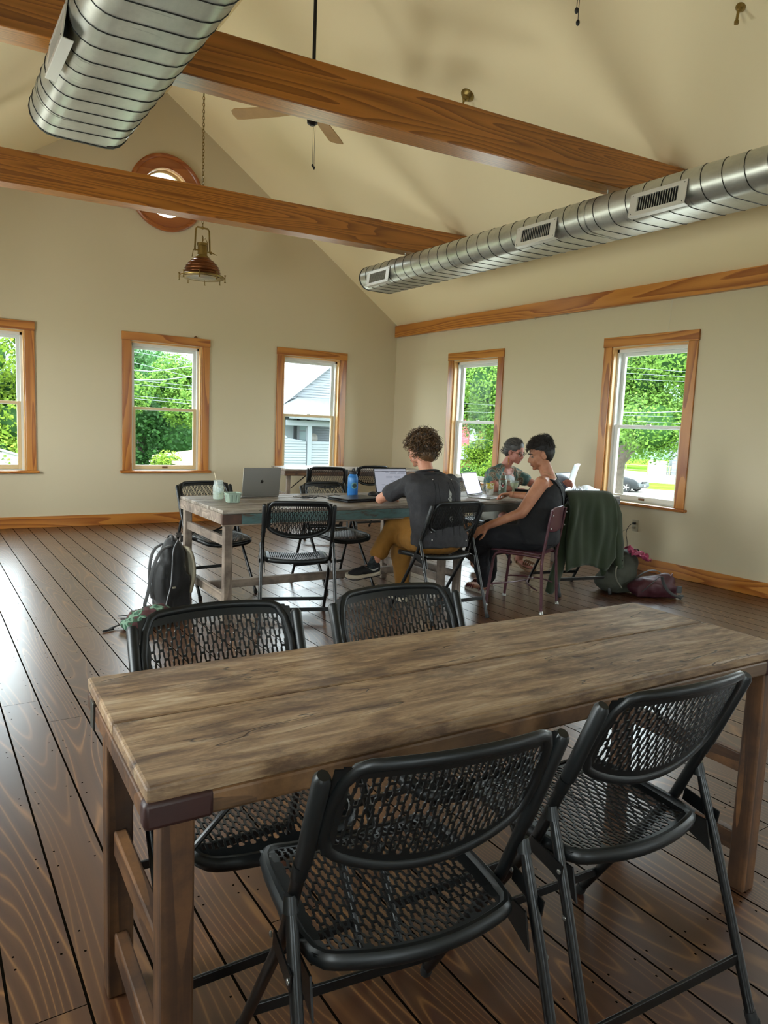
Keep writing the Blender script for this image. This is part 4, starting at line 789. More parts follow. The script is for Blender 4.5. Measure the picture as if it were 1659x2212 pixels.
def sticker(b, R0, a0, zc, r, n=20, dr=.0008):
    vs = [((R0+dr)*cos(a0), (R0+dr)*sin(a0), zc)]
    for i in range(n): a = 2*pi*i/n; aa = a0+r*cos(a)/R0; vs.append(((R0+dr)*cos(aa), (R0+dr)*sin(aa), zc+r*sin(a)))
    b.add(vs, [(0, 1+i, 1+(i+1) % n) for i in range(n)])
b = MB(); sticker(b, .043, rad(-125), .095, .026); st = b.build('sticker', plain('sticker_green', '5E8C80', .5), t, fix=False)
b = MB(); sticker(b, .043, rad(-125), .095, .018, 7, .0014); b.build('sticker_art', plain('sticker_art', '20302C', .5), st, fix=False)
# mason jar with straw, pulp berry basket
t = thing('glass_jar', (1.855, 5.02, TZ), 0, 'clear mason jar with melting ice and a paper straw', 'jar'); cg = tint('clear_glass', (.93, .96, .95), rough=.06, dk=.22, diff=(.75, .8, .8))
b = MB(); b.lathe([(.02, .001), (.036, .003), (.040, .012), (.041, .09), (.036, .108), (.033, .114), (.035, .116), (.034, .132), (.036, .134), (.036, .139), (.033, .140)], 28, cap=False); b.build('jar_body', cg, t, solid=-.0025)
b = MB(); b.lathe([(.036, .004), (.038, .03), (.037, .055)], 20); b.build('drink', tint('pale_drink', (.90, .95, .86), dk=.2, diff=(.7, .75, .6)), t)
R_ = random.Random(3)
for i in range(7): b = MB(); b.box((R_.uniform(-.018, .018), R_.uniform(-.018, .018), .045+.006*i), (.018, .018, .015), rz=R_.random()*3, rx=R_.random()); b.build('ice_cube', tint('ice%d' % i, (.95, .98, .99), dk=.3, diff=(.85, .9, .9)), t, bevel=.003)
b = MB(); b.tube([(.012, 0, .01), (-.03, .0, .195)], .0035, 8); b.build('straw', plain('paper_straw', 'C8B89A', .6), t)
t = thing('berry_basket', (1.885, 4.815, TZ), rad(-8), 'empty pale green pulp berry basket at the table corner', 'basket'); pulp = plain('green_pulp', '8FA090', .85, bump=.4, bs=200, var=.08)
def sq(h, z, r=.012): return [(x, y, z) for x, y in [(h, -h+r), (h, h-r), (h-r, h), (-h+r, h), (-h, h-r), (-h, -h+r), (-h+r, -h), (h-r, -h)]]
b = MB(); b.rings([sq(.040, .001), sq(.042, .002), sq(.052, .066), sq(.058, .067), sq(.058, .070), sq(.050, .070), sq(.040, .006), sq(.03, .005)], cap=True); b.build('basket', pulp, t, smooth=30)
for s in range(4):
    G = Matrix.Rotation(pi/2*s, 4, 'Z')
    for k in range(5): x = -.03+.015*k; b = MB(); b.beam(G @ Vector((x*.9, -.0425, .01)), G @ Vector((x, -.0505, .055)), .0075, .003, up=G @ Vector((0, 1, 0))); b.build('rib', pulp if k % 2 == 0 else plain('rib_dark', '5C6C60', .85), t, bevel=.001)
# mouse, earphone wires
b = MB(); b.ell((0, 0, .012), (.055, .038, .026)); o = b.build('computer_mouse', M['black'], loc=(3.135, 4.93, TZ+.012)); o.rotation_euler.z = .5; o.scale.z = .9; tag(o, 'black computer mouse at the corner of the closed laptop', 'mouse')
R_ = random.Random(11); pts = []
for i in range(60):
    a = i*.55; pts.append((2.50+.055*cos(a)*(1+.5*sin(i*.3))+.0011*i, 4.93+.045*sin(a*.9)*(1+.4*cos(i*.21)), TZ+.004+.012*abs(sin(i*.37))))
b = MB(); b.tube(pts+[(2.64, 4.97, TZ+.02), (2.70, 4.93, TZ+.004), (2.74, 5.02, TZ+.006), (2.78, 5.10, TZ+.004)], .0018, 6); tag(b.build('earphone_wire', M['black']), 'tangled thin black earphone wire on the grey table', 'cable')
b = MB(); b.tube([(2.66, 5.14, TZ+.003), (2.70, 5.02, TZ+.004), (2.78, 5.0, TZ+.012), (2.84, 4.94, TZ+.004), (2.92, 4.90, TZ+.004), (2.88, 5.12, TZ+.004)], .002, 6); tag(b.build('power_cable', M['black']), 'black cable running to the closed laptop past the bottle', 'cable')
# table by the woman
t = thing('tumbler', (4.50, 4.87, TZ), 0, 'grey green metal tumbler with a red and white sticker', 'tumbler')
b = MB(); b.lathe([(.028, 0), (.036, .004), (.037, .10), (.037, .125), (.030, .140), (.027, .146), (.027, .172), (.024, .176)], 28); b.build('tumbler_body', plain('tumbler_green', '5C6656', .35, .3), t, smooth=40)
b = MB(); b.lathe([(.030, .137), (.034, .139), (.032, .146), (.029, .150)], 28, cap=False); b.build('ring', plain('rust_band', '6A3A2A', .5), t)
b = MB(); b.tube([(-.02, 0, .172), (-.014, 0, .2), (.0, 0, .205), (.014, 0, .2), (.02, 0, .172)], .004, 8); b.build('handle', plain('tumbler_handle', 'A8A898', .4), t)
b = MB()
def patch(b, a0, pts_, dr): # sticker outline wrapped on the tumbler: (angle offset m, height)
    R0 = .037+dr; vs = [(R0*cos(a0+x/.037), R0*sin(a0+x/.037), z) for x, z in pts_]; c = (R0*cos(a0+sum(x for x, z in pts_)/len(pts_)/.037), R0*sin(a0+sum(x for x, z in pts_)/len(pts_)/.037), sum(z for x, z in pts_)/len(pts_)); n = len(vs); b.add([c]+vs, [(0, 1+i, 1+(i+1) % n) for i in range(n)])
A0 = rad(-132); wsh = [(-.022, .126), (-.006, .106), (0, .112), (.006, .106), (.022, .126), (.024, .098), (.012, .070), (0, .062), (-.012, .070), (-.024, .098)]
patch(b, A0, wsh, .0006); patch(b, A0-.75, [(-.009, .09), (.006, .094), (.011, .05), (.002, .035), (-.010, .045)], .0006); s1 = b.build('sticker', plain('sticker_white', 'C8C8BC', .5), t, fix=False)
b = MB(); patch(b, A0, [(-.018, .118), (-.007, .100), (-.004, .090), (-.012, .082), (-.019, .098)], .0011); patch(b, A0, [(.018, .118), (.007, .100), (.004, .090), (.012, .082), (.019, .098)], .0011); patch(b, A0-.75, [(-.004, .082), (.004, .084), (.006, .056), (-.002, .05)], .0011); b.build('sticker_dark', plain('sticker_dark', '1C2420', .5), s1, fix=False)
b = MB(); patch(b, A0, [(0, .100), (.008, .088), (.004, .072), (-.004, .072), (-.008, .088)], .0016); b.build('sticker_red', plain('sticker_red', '8E1C24', .5), s1, fix=False)
t = thing('paper_cup', (4.25, 4.76, TZ), 0, 'crumpled printed paper cup with yellow top print beside the tumbler', 'cup')
cup = NT('cup_print'); nz = cup.noise(cup.coord(), 28, 4, .6); sp = cup.n('ShaderNodeSeparateXYZ'); cup.L.new(cup.coord(), sp.inputs[0]); hi = cup.math('GREATER_THAN', sp.outputs[2], .07); cc = cup.mix(cup.ramp(nz, [(.48, (0, 0, 0)), (.56, (1, 1, 1))]), lin('C8C8BC'), lin('8C8E7C')); cy_ = cup.mix(cup.ramp(nz, [(.45, (0, 0, 0)), (.5, (1, 1, 1))]), lin('D8D8C8'), lin('B8A628')); cup.p(Base_Color=cup.mix(hi, cc, cy_), Roughness=.6); cup = cup.m
b = MB(); b.lathe([(.026, 0), (.027, .002), (.038, .112), (.040, .116), (.036, .115), (.025, .006)], 28, cap=True); b.build('cup_body', cup, t, smooth=40)
t = thing('plastic_cup', (4.70, 4.93, TZ), 0, 'clear plastic cup of pale yellow drink with a straw', 'cup')
b = MB(); b.lathe([(.028, .001), (.030, .003), (.041, .118), (.043, .120), (.041, .122)], 28, cap=False); b.build('cup_body', cg, t, solid=-.001)
b = MB(); b.lathe([(.027, .004), (.037, .100)], 24); b.build('drink', tint('lemonade', (.86, .90, .55), dk=.45, diff=(.62, .66, .36)), t)
b = MB(); b.tube([(.01, 0, .01), (.002, 0, .24)], .0035, 8); b.build('straw', plain('brown_straw', '6A5040', .6), t)
t = thing('glass_jar', (4.74, 5.06, TZ), 0, 'small glass jar of orange tea behind the plastic cup', 'jar')
b = MB(); b.lathe([(.03, .001), (.036, .004), (.037, .10), (.032, .11), (.032, .13)], 24, cap=False); b.build('jar_body', cg, t, solid=-.002); b = MB(); b.lathe([(.034, .004), (.034, .11)], 20); b.build('tea', tint('orange_tea', (.75, .30, .10), dk=.5, diff=(.45, .16, .06)), t)
b = MB(); b.box((0, 0, 0), (.075, .15, .009)); o = b.build('mobile_phone', M['black'], bevel=.003, loc=(4.72, 4.83, TZ+.033)); o.rotation_euler = (rad(0), rad(28), rad(40)); tag(o, 'black phone propped between the cups', 'phone')
b = MB(); b.box((0, 0, .012), (.03, .06, .024)); o = b.build('snack_bar', plain('tan_wrapper', '9A8A5A', .6), bevel=.008, loc=(4.765, 4.80, TZ)); o.rotation_euler.z = .9; tag(o, 'tan wrapped item under the propped phone', 'wrapper')
paperm = plain('white_paper', 'D4D8DA', .7)
g = []
for i in range(9):
    v = i/8; g.append([(5.275+.185*u+.045*v, 4.80+.085*u-.035*v+.018*sin(v*2.6), .825+.225*v+.008*sin(u*3)) for u in [k/6 for k in range(7)]])
b = MB(); b.sheet(g); o = b.build('paper_sheet', paperm, smooth=180, solid=.0006); tag(o, 'white sheet of paper held up behind the tank top wearer', 'paper')
def crumple(w_, h_, amp, seed, nx=14, ny=10):
    return [[(w_*(i/(nx-1)-.5), h_*(j/(ny-1)-.5), amp*max(0, .45+noise.noise(Vector((i*.6, j*.6, seed))))) for i in range(nx)] for j in range(ny)]
b = MB(); b.sheet(crumple(.16, .12, .075, 3.3)); o = b.build('plastic_bag', tint('clear_film', (.95, .96, .98), dk=.4, diff=(.8, .82, .85), rough=.15), smooth=60, loc=(5.42, 4.80, TZ+.002)); tag(o, 'crumpled clear plastic wrap on the papers', 'plastic wrap')
b = MB(); b.sheet(crumple(.30, .21, .02, 5.1)); o = b.build('paper_sheet', paperm, smooth=180, loc=(5.50, 4.66, TZ+.002)); o.rotation_euler.z = .3; tag(o, 'flat papers lying at the right end of the grey table', 'paper')
b = MB(); g = [[(.2*(u-.5), .12*v, .05*v*v+.02*sin(u*5)*v) for u in [k/6 for k in range(7)]] for v in [k/5 for k in range(6)]]; b.sheet(g); o = b.build('paper_sheet', paperm, smooth=180, loc=(5.66, 4.80, TZ+.002)); o.rotation_euler.z = -.5; tag(o, 'curled paper corner sticking up beside the right window', 'paper')
# ---------------------------------------------------------------- bags
def bag(name, par, mat, parts, vox=.012, sm=6, wr=.012, sc=7):
    b = MB()
    for q in parts:
        if q[0] == 'e': b.ell(q[1], q[2], R=Matrix.Rotation(q[3] if len(q) > 3 else 0, 4, 'X') @ Matrix.Rotation(q[4] if len(q) > 4 else 0, 4, 'Y'))
        elif q[0] == 'b': b.box(q[1], q[2], rx=q[3] if len(q) > 3 else 0, ry=q[4] if len(q) > 4 else 0)
    o = b.build(name, mat, par); remesh(o, vox, sm)
    if wr:
        tx = bpy.data.textures.new('folds', 'CLOUDS'); tx.noise_scale = .11; tx.noise_depth = 2
        q = o.modifiers.new('folds', 'DISPLACE'); q.texture = tx; q.strength = wr; q.mid_level = .5
    return o
def strap(name, par, mat, pts, w_=.012, th=.0025):
    P = [Vector(q) for q in pts]
    for _ in range(2):
        Q = [P[0]]
        for a, c in zip(P, P[1:]): Q += [a*.75+c*.25, a*.25+c*.75]
        P = Q+[P[-1]]
    b = MB(); b.tube(P, w_, 8, flat=th/w_); return b.build(name, mat, par)
nyl = plain('black_nylon', '0E0F12', .7, bump=.25, bs=150, sheen=.2); cream = plain('cream_fabric', 'A39C88', .8, bump=.2, bs=150)
t = thing('backpack', (1.50, 4.98, 0), rad(12), 'black backpack with cream side panel standing by the table leg', 'backpack')
bag('pack_body', t, nyl, [('e', (0, 0, .20), (.105, .125, .21)), ('e', (.01, 0, .36), (.085, .105, .15)), ('b', (.0, 0, .13), (.19, .22, .24)), ('e', (-.07, 0, .18), (.06, .11, .18)), ('e', (.0, 0, .45), (.05, .07, .06))], sm=5)
b = MB(); g = [[(.085+.035*sin(pi*min(1, v*1.05))*.9-.02*(v > .9), -.115+.20*u, .12+.32*v) for u in [k/6 for k in range(7)]] for v in [k/8 for k in range(9)]]; b.sheet(g); b.build('side_panel', cream, t, smooth=180, solid=.015)
strap('shoulder_strap', t, nyl, [(-.04, -.06, .46), (-.12, -.07, .44), (-.19, -.08, .30), (-.22, -.09, .15), (-.26, -.10, .06), (-.20, -.1, .03)], .02, .006)
strap('shoulder_strap', t, nyl, [(-.04, .05, .46), (-.12, .05, .42), (-.15, .04, .25), (-.13, .03, .08)], .02, .006)
strap('carry_handle', t, nyl, [(-.02, -.05, .49), (-.01, -.04, .525), (.0, .03, .525), (.0, .05, .49)], .009, .004)
strap('hose', t, plain('grey_hose', '7A7C80', .5), [(.0, -.09, .5), (-.05, -.11, .44), (-.06, -.125, .30), (-.075, -.13, .18), (-.11, -.15, .11), (-.14, -.18, .05)], .004, .004)
strap('loose_strap', t, nyl, [(-.20, -.08, .05), (-.30, -.06, .012), (-.40, -.02, .008)], .009, .003); strap('loose_strap', t, nyl, [(-.20, -.1, .04), (-.32, -.14, .012), (-.42, -.10, .008)], .009, .003)
b = MB(); b.box((-.235, -.09, .055), (.05, .03, .02), rz=.4); b.box((-.30, -.07, .02), (.04, .04, .012), rz=.3); b.build('buckle', M['black'], t, bevel=.004)
MB().box((-.045, -.124, .175), (.022, .003, .013)).build('tag', cream, t, smooth=0)
pl = NT('green_red_cloth'); nz = pl.noise(pl.coord(), 11, 3, .5); pl.p(Base_Color=pl.ramp(nz, [(.36, lin('4A2A2C')), (.45, lin('2E4A38')), (.5, lin('6E8A76')), (.56, lin('2E5240')), (.64, lin('743038')), (.72, lin('7A7460'))], 'CONSTANT'), Roughness=.9); pl = pl.m
b = MB(); b.ell((0, 0, .05), (.15, .11, .065)); b.ell((.08, .03, .06), (.11, .09, .06)); b.ell((-.1, -.02, .03), (.09, .08, .045)); o = b.build('folded_cloth', pl, loc=(1.235, 4.60, 0)); o.rotation_euler.z = .2; remesh(o, .012, 3)
tx = bpy.data.textures.new('cloth_folds', 'CLOUDS'); tx.noise_scale = .06; q = o.modifiers.new('f', 'DISPLACE'); q.texture = tx; q.strength = .04; tag(o, 'green and red patterned cloth bundle on the floor by the backpack', 'cloth')
b = MB(); b.tube([(1.0, 4.60, .01), (1.06, 4.62, .02), (1.13, 4.64, .02)], .010, 8, flat=.4); b.tube([(.95, 4.56, .008), (1.02, 4.585, .01)], .007, 6); tag(b.build('pen', M['black']), 'thin black pen like item lying at the left of the cloth', 'pen')
olive = plain('olive_canvas', '383A30', .85, bump=.3, bs=120, var=.1); maroon = plain('maroon_nylon', '3E141E', .6, bump=.2, bs=120); grey = plain('grey_webbing', '4A4C4C', .7)
t = thing('backpack', (5.08, 3.98, 0), rad(-20), 'olive canvas rucksack slumped behind the maroon bag', 'backpack')
bag('pack_body', t, olive, [('e', (0, 0, .16), (.17, .13, .17)), ('e', (.04, 0, .26), (.13, .11, .11)), ('e', (-.08, -.02, .10), (.14, .12, .10)), ('b', (0, 0, .08), (.24, .2, .14))], sm=5, wr=.03)
strap('shoulder_strap', t, plain('pale_webbing', '7C7A6C', .7), [(-.02, -.10, .33), (-.10, -.13, .26), (-.11, -.14, .15), (-.04, -.145, .06)], .008, .003)
strap('loop', t, M['black'], [(.08, -.02, .34), (.12, -.04, .385), (.17, -.03, .37), (.16, -.01, .32)], .008, .004)
b = MB(); b.sheet(crumple(.20, .15, .06, 8.2)); o = b.build('pink_scarf', plain('pink_cloth', '983858', .8, var=.2), smooth=60, solid=.006, loc=(5.17, 3.87, .325)); o.rotation_euler = (rad(18), rad(22), rad(-20)); tag(o, 'pink cloth draped on top of the rucksack', 'cloth')
t = thing('duffel_bag', (5.22, 3.72, 0), rad(-28), 'maroon duffel bag with grey handles on the floor under the right window', 'bag')
bag('bag_body', t, maroon, [('e', (0, 0, .085), (.20, .12, .09)), ('b', (0, 0, .06), (.34, .18, .10)), ('e', (.1, .02, .13), (.10, .09, .075)), ('e', (-.12, 0, .07), (.1, .1, .065))], sm=4, wr=.03)
strap('handle', t, grey, [(-.14, -.10, .06), (-.08, -.15, .15), (.0, -.135, .215), (.03, -.11, .14), (.08, -.13, .06), (.18, -.15, .02)], .013, .004); strap('handle', t, grey, [(-.16, .06, .10), (-.06, .07, .20), (.06, .06, .22), (.12, .05, .15)], .013, .004)
b = MB(); b.box((.17, -.12, .09), (.04, .02, .06), rz=-.4); b.box((.2, -.1, .03), (.05, .03, .02), rz=.6); b.build('buckle', grey, t, bevel=.006)
b = MB(); b.tube([(.12, -.05, .19), (.16, 0, .2), (.19, .04, .15), (.2, .06, .1)], .004, 6); b.build('zip_trim', plain('pale_pink_trim', '8A6468', .6), t)
# wall outlet and plugs
t = thing('wall_outlet', (XR-.002, 4.644, .441), 0, 'cream wall outlet below the right window with two plugs', 'outlet')
b = MB(); b.box((0, 0, 0), (.008, .075, .118)); b.build('cover_plate', plain('almond_plate', 'A89E86', .4), t, bevel=.003)
for z in (.022, -.022): b = MB(); b.lathe([(.016, 0), (.016, .003)], 20, Matrix.Translation((-.004, 0, z)) @ Matrix.Rotation(-pi/2, 4, 'Y')); b.build('socket', plain('almond_socket', '9A9078', .4), t)
for z, col, pts, lab in ((.022, '0C0C0C', [(XR-.02, 4.644, .463), (XR-.06, 4.66, .455), (XR-.10, 4.68, .38), (XR-.08, 4.66, .26), (XR-.14, 4.62, .18), (5.95, 4.5, .06), (5.6, 4.2, .03), (5.30, 3.98, .10), (5.20, 3.92, .24), (5.13, 3.93, .335)], 'black charger cord from the upper socket to the rucksack'), (-.022, '8A8474', [(XR-.02, 4.644, .419), (XR-.07, 4.68, .41), (XR-.16, 4.80, .30), (XR-.3, 4.95, .12), (5.6, 5.0, .02), (5.2, 4.9, .015), (5.0, 4.75, .012)], 'grey charger cord from the lower socket across the floor')):
    b = MB(); P = [Vector(q) for q in pts]
    for _ in range(2):
        Q = [P[0]]
        for a, c in zip(P, P[1:]): Q += [a*.75+c*.25, a*.25+c*.75]
        P = Q+[P[-1]]
    b.tube(P, .003, 6); b.box((XR-.022, 4.644, .441+z), (.03, .022, .02)); tag(b.build('charger_cord', plain('cord'+col, col, .5)), lab, 'cable')
# green jacket over the chair back
grn = plain('green_corduroy', '1E2A12', .9, bump=.3, bs=200, sheen=.2, var=.15)
t = thing('green_jacket', (4.734, 4.236, 0), rad(-13.5), 'dark green corduroy jacket hung over a folding chair back, sleeve at right', 'jacket')
def drape(u0, u1, z1, zb, yo, nx=40, ny=26, amp=.018, seed=1, front=.12):
    g = []
    for j in range(ny+6):
        row = []
        for i in range(nx):
            u = i/(nx-1); x = u0+(u1-u0)*u; zbb = zb(u)
            if j < 6: v = j/6; y = tube_y(.80)+.05+.06*(1-v)-.0; z = z1-.09*(1-v)**1.5+.008*v; f = 0
            else:
                v = (j-6)/(ny-1); z = z1+.012-(z1-zbb)*v+.0; f = amp*(min(1, v*2.5))*(sin(u*13+seed+1.6*sin(v*2.2+u*4))*(.5+.5*sin(u*4+1))+.5*sin(u*27+3*v+seed)*sin(u*6+.6)+.9*noise.noise(Vector((u*5, v*3, seed))))
                y = tube_y(.83)-.045-yo*min(1, v*6)**.6-.03*v+f
                x += (.5-u)*-.05*v+.01*sin(v*7+u*5)
            row.append((x, y, z-(.02*(abs(u-.5)*2)**6)))
        g.append(row)
    return g
MB().sheet(drape(-.23, .22, .868, lambda u: .21+.055*abs(sin(u*3.6+.3))+.09*(u > .85)*(u-.85)/.15, .055, seed=2)).build('jacket_body', grn, t, smooth=180, solid=.006)
def sleeve(pts, rr, name='sleeve'):
    b = MB(); b.tube(pts, rr, 14, flat=.55, up=(0, 1, 0)); o = b.build(name, grn, t); o.modifiers.new('s', 'SUBSURF').render_levels = 1
    tx = bpy.data.textures.new('sleeve_folds', 'CLOUDS'); tx.noise_scale = .07; q = o.modifiers.new('f', 'DISPLACE'); q.texture = tx; q.strength = .025; return o
sleeve([(.21, -.24, .83), (.245, -.26, .76), (.262, -.27, .60), (.285, -.27, .42), (.315, -.27, .27), (.33, -.27, .22)], [.03, .055, .062, .058, .05, .042])
sleeve([(-.20, -.22, .80), (-.225, -.25, .6), (-.25, -.27, .4), (-.29, -.28, .22), (-.33, -.26, .08), (-.35, -.25, .03)], [.03, .05, .055, .055, .055, .04])
sleeve([(.20, -.20, .3), (.215, -.2, .22), (.235, -.20, .16), (.245, -.2, .12)], [.03, .035, .03, .012], 'tail')
for z in (.30, .26): MB().ell((.322, -.31, z), (.006, .004, .006)).build('cuff_button', M['black'], t)
# ---------------------------------------------------------------- people
from mathutils.bvhtree import BVHTree
def skinmat(name, c, d):
    t = NT(name); nz = t.noise(t.coord(), 14, 4, .6); t.p(Base_Color=t.ramp(nz, [(.3, lin(d)), (.7, lin(c))]), Roughness=.5); t.b.inputs['Specular IOR Level'].default_value = .35
    t.b.inputs['Subsurface Weight'].default_value = .08; t.b.inputs['Subsurface Radius'].default_value = (.02, .008, .004); t.bump(t.noise(t.coord(), 220, 3, .5), .08, .001); return t.m
def chain(b, pts, rr):
    for i in range(len(pts)-1): b.caps(pts[i], pts[i+1], rr[i], rr[i+1])
def frame(c, f, up=(0, 0, 1)):
    y = Vector(f).normalized(); x = y.cross(Vector(up)).normalized(); z = x.cross(y); G = Matrix((x, y, z)).transposed().to_4x4(); G.translation = Vector(c); return G
def headgeo(b, G, s=1., jaw=1.):
    S = G @ Matrix.Scale(s, 4)
    b.ell((0, -.012, .035), (.074, .094, .086), S); b.ell((0, .030, -.025), (.062, .062, .075), S); b.ell((0, .040, -.062), (.046*jaw, .046, .045), S); b.ell((0, .070, -.092), (.020*jaw, .017, .016), S)
    for q in (-1, 1):
        b.ell((q*.030, .066, .018), (.024, .016, .010), S); b.ell((q*.038, .058, -.028), (.022, .022, .020), S); b.ell((q*.045, .02, -.06), (.018*jaw, .04, .022), S)
        b.ell((q*.076, -.004, -.012), (.007, .019, .030), S, R=Matrix.Rotation(q*.3, 4, 'Z')); b.ell((q*.0135, .093, -.040), (.007, .009, .007), S)
    b.caps((0, .082, .010), (0, .104, -.028), .0075, .0105, 10, S); b.ell((0, .101, -.034), (.012, .012, .009), S); b.ell((0, .079, -.052), (.020, .012, .012), S)
    b.ell((0, .087, -.0585), (.022, .0085, .0048), S); b.ell((0, .085, -.0680), (.019, .0085, .0055), S)
def facebits(par, G, s, brow, iris='3A2A1C'):
    S = G @ Matrix.Scale(s, 4)
    for q in (-1, 1):
        b = MB(); b.ell((q*.031, .0745, -.001), (.0120, .0082, .0048), S, 14, 8); o = b.build('eye', plain('eye_white', '8C827A', .4), par); b = MB(); b.ell((q*.032, .0808, -.0015), (.0050, .003, .0046), S, 12, 8); b.build('iris', plain('iris'+iris, iris, .2), o)
        b = MB(); b.tube([S @ Vector((q*.013, .087, .020)), S @ Vector((q*.030, .086, .026)), S @ Vector((q*.049, .072, .020))], [.003*s, .0038*s, .0015*s], 8); b.build('eyebrow', brow, par)
    for q in (-1, 1): b = MB(); b.tube([S @ Vector((q*(.031+.0135*cos(a)), .0800-.004*abs(cos(a)), -.001+.0058*sin(a))) for a in [pi*i/8 for i in range(9)]], .0016, 6); b.build('eyelashes', brow, par)
    b = MB(); b.ell((0, .0915, -.0592), (.020, .0055, .0032), S, 14, 6); b.ell((0, .0895, -.0672), (.017, .0058, .0040), S, 14, 6); b.build('lips', plain('lips', '8A4A44', .5), par)
def hand(b, wrist, d, nrm, side=1, curl=.5, spread=1., s=1.):
    # d points along the fingers, nrm is the back of the hand, side=+1 puts the thumb at +x
    y = Vector(d).normalized(); z = Vector(nrm); z = (z-y*z.dot(y)).normalized(); x = y.cross(z); G = Matrix((x, y, z)).transposed().to_4x4(); G.translation = Vector(wrist); G = G @ Matrix.Scale(s, 4)
    b.ell((0, .045, 0), (.037, .050, .0135), G); b.box((0, .055, 0), (.062, .055, .018), G); b.ell((side*.024, .028, -.006), (.017, .032, .014), G)
    for i, (x0, L) in enumerate(((side*.028, .068), (side*.0095, .077), (-side*.0095, .071), (-side*.028, .056))):
        p0 = Vector((x0, .078-.004*abs(i-1), 0)); a = .15; dx = x0*.28*spread; pts = [p0]
        for k, f in enumerate((.44, .32, .24)):
            a += curl*(.55, .75, .6)[k]; p0 = p0+Vector((dx*f*.6, L*f*cos(a), -L*f*sin(a))); pts.append(p0)
        pts = [G @ q for q in pts]
        for k in range(3): b.caps(pts[k], pts[k+1], (.0088, .0082, .0076)[k]*s, (.0082, .0076, .0066)[k]*s, 10)
    P = [Vector((side*.026, .018, -.008)), Vector((side*.048, .045, -.016)), Vector((side*.056, .072, -.022-.01*curl)), Vector((side*.054, .094, -.026-.018*curl))]; P = [G @ q for q in P]
    for k in range(3): b.caps(P[k], P[k+1], (.0125, .0098, .0086)[k]*s, (.0098, .0088, .0072)[k]*s, 10)
def finish(b, name, mat, par, vox, sm=3, fold=0, fs=.12):
    o = b.build(name, mat, par); remesh(o, vox, sm)
    if fold:
        tx = bpy.data.textures.new('folds', 'CLOUDS'); tx.noise_scale = fs; tx.noise_depth = 2; q = o.modifiers.new('folds', 'DISPLACE'); q.texture = tx; q.strength = fold; q.texture_coords = 'LOCAL'
    return o
def loft(b, secs, rz=0, n=28, k=6):
    P = [secs[0]]+list(secs)+[secs[-1]]; rs = []
    def cr(a, c, d, e, t_): return .5*((2*c)+(-a+d)*t_+(2*a-5*c+4*d-e)*t_*t_+(-a+3*c-3*d+e)*t_**3)
    for i in range(1, len(P)-2):
        for j in range(k+(i == len(P)-3)):
            q = [cr(P[i-1][m], P[i][m], P[i+1][m], P[i+2][m], j/k) for m in range(5)]; R_ = []
            for a in range(n):
                c_, s_ = cos(2*pi*a/n), sin(2*pi*a/n); x = q[3]*abs(c_)**.85*(1 if c_ > 0 else -1); y = q[4]*abs(s_)**.85*(1 if s_ > 0 else -1)
                R_.append((q[0]+x*cos(rz)-y*sin(rz), q[1]+x*sin(rz)+y*cos(rz), q[2]))
            rs.append(R_)
    b.rings(rs)
def bvh(o): bpy.context.view_layer.update(); return BVHTree.FromObject(o, bpy.context.evaluated_depsgraph_get())
def onsurf(B, pts, src, off=.002, fall=None):
    # drop points on a garment from a source direction (all in world space, parents sit at the origin)
    r = []
    for q in pts:
        q = Vector(q); h = B.ray_cast(q-Vector(src).normalized()*.5, Vector(src).normalized())
        if h[0] is not None: r.append(h[0]+h[1]*off)
        else:
            h = B.find_nearest(q)
            if h[0] is not None: r.append(h[0]+h[1]*off)
    return r
def hairstrands(b, G, rf, n, L, r, seed, droop=1., curl=0, th=(0, 1), lift=.3, jitter=.4, part=None, region=None):
    R_ = random.Random(seed)
    for i in range(n):
        for _ in range(30):
            u = R_.uniform(-1, 1); a = R_.uniform(0, 2*pi); s = math.sqrt(1-u*u); d = Vector((s*cos(a), s*sin(a), u))
            if region is None or region(d): break
        else: continue
        p0 = rf(d); nrm = d; flow = Vector((R_.gauss(0, jitter), R_.gauss(0, jitter), -droop+R_.gauss(0, jitter*.5)))
        if part: flow += part(d)
        flow = flow-nrm*flow.dot(nrm)
        if flow.length < 1e-3: flow = Vector((1, 0, 0))
        flow.normalize(); side = nrm.cross(flow); pts = []; l = L*R_.uniform(.6, 1.3); ph = R_.uniform(0, 6.28); cr = curl*R_.uniform(.7, 1.3); k = 16 if curl else 6; tn = R_.uniform(1.2, 2.4)
        for j in range(k+1):
            t_ = j/k; q = p0+flow*l*t_+nrm*(lift*l*t_*(1-.5*t_)) 
            if curl: q += (side*cos(ph+t_*2*pi*tn)+nrm*sin(ph+t_*2*pi*tn))*cr*(.4+.6*t_)
            pts.append(G @ q)
        b.tube(pts, [r*(1-.6*(j/k)) for j in range(k+1)], 5)
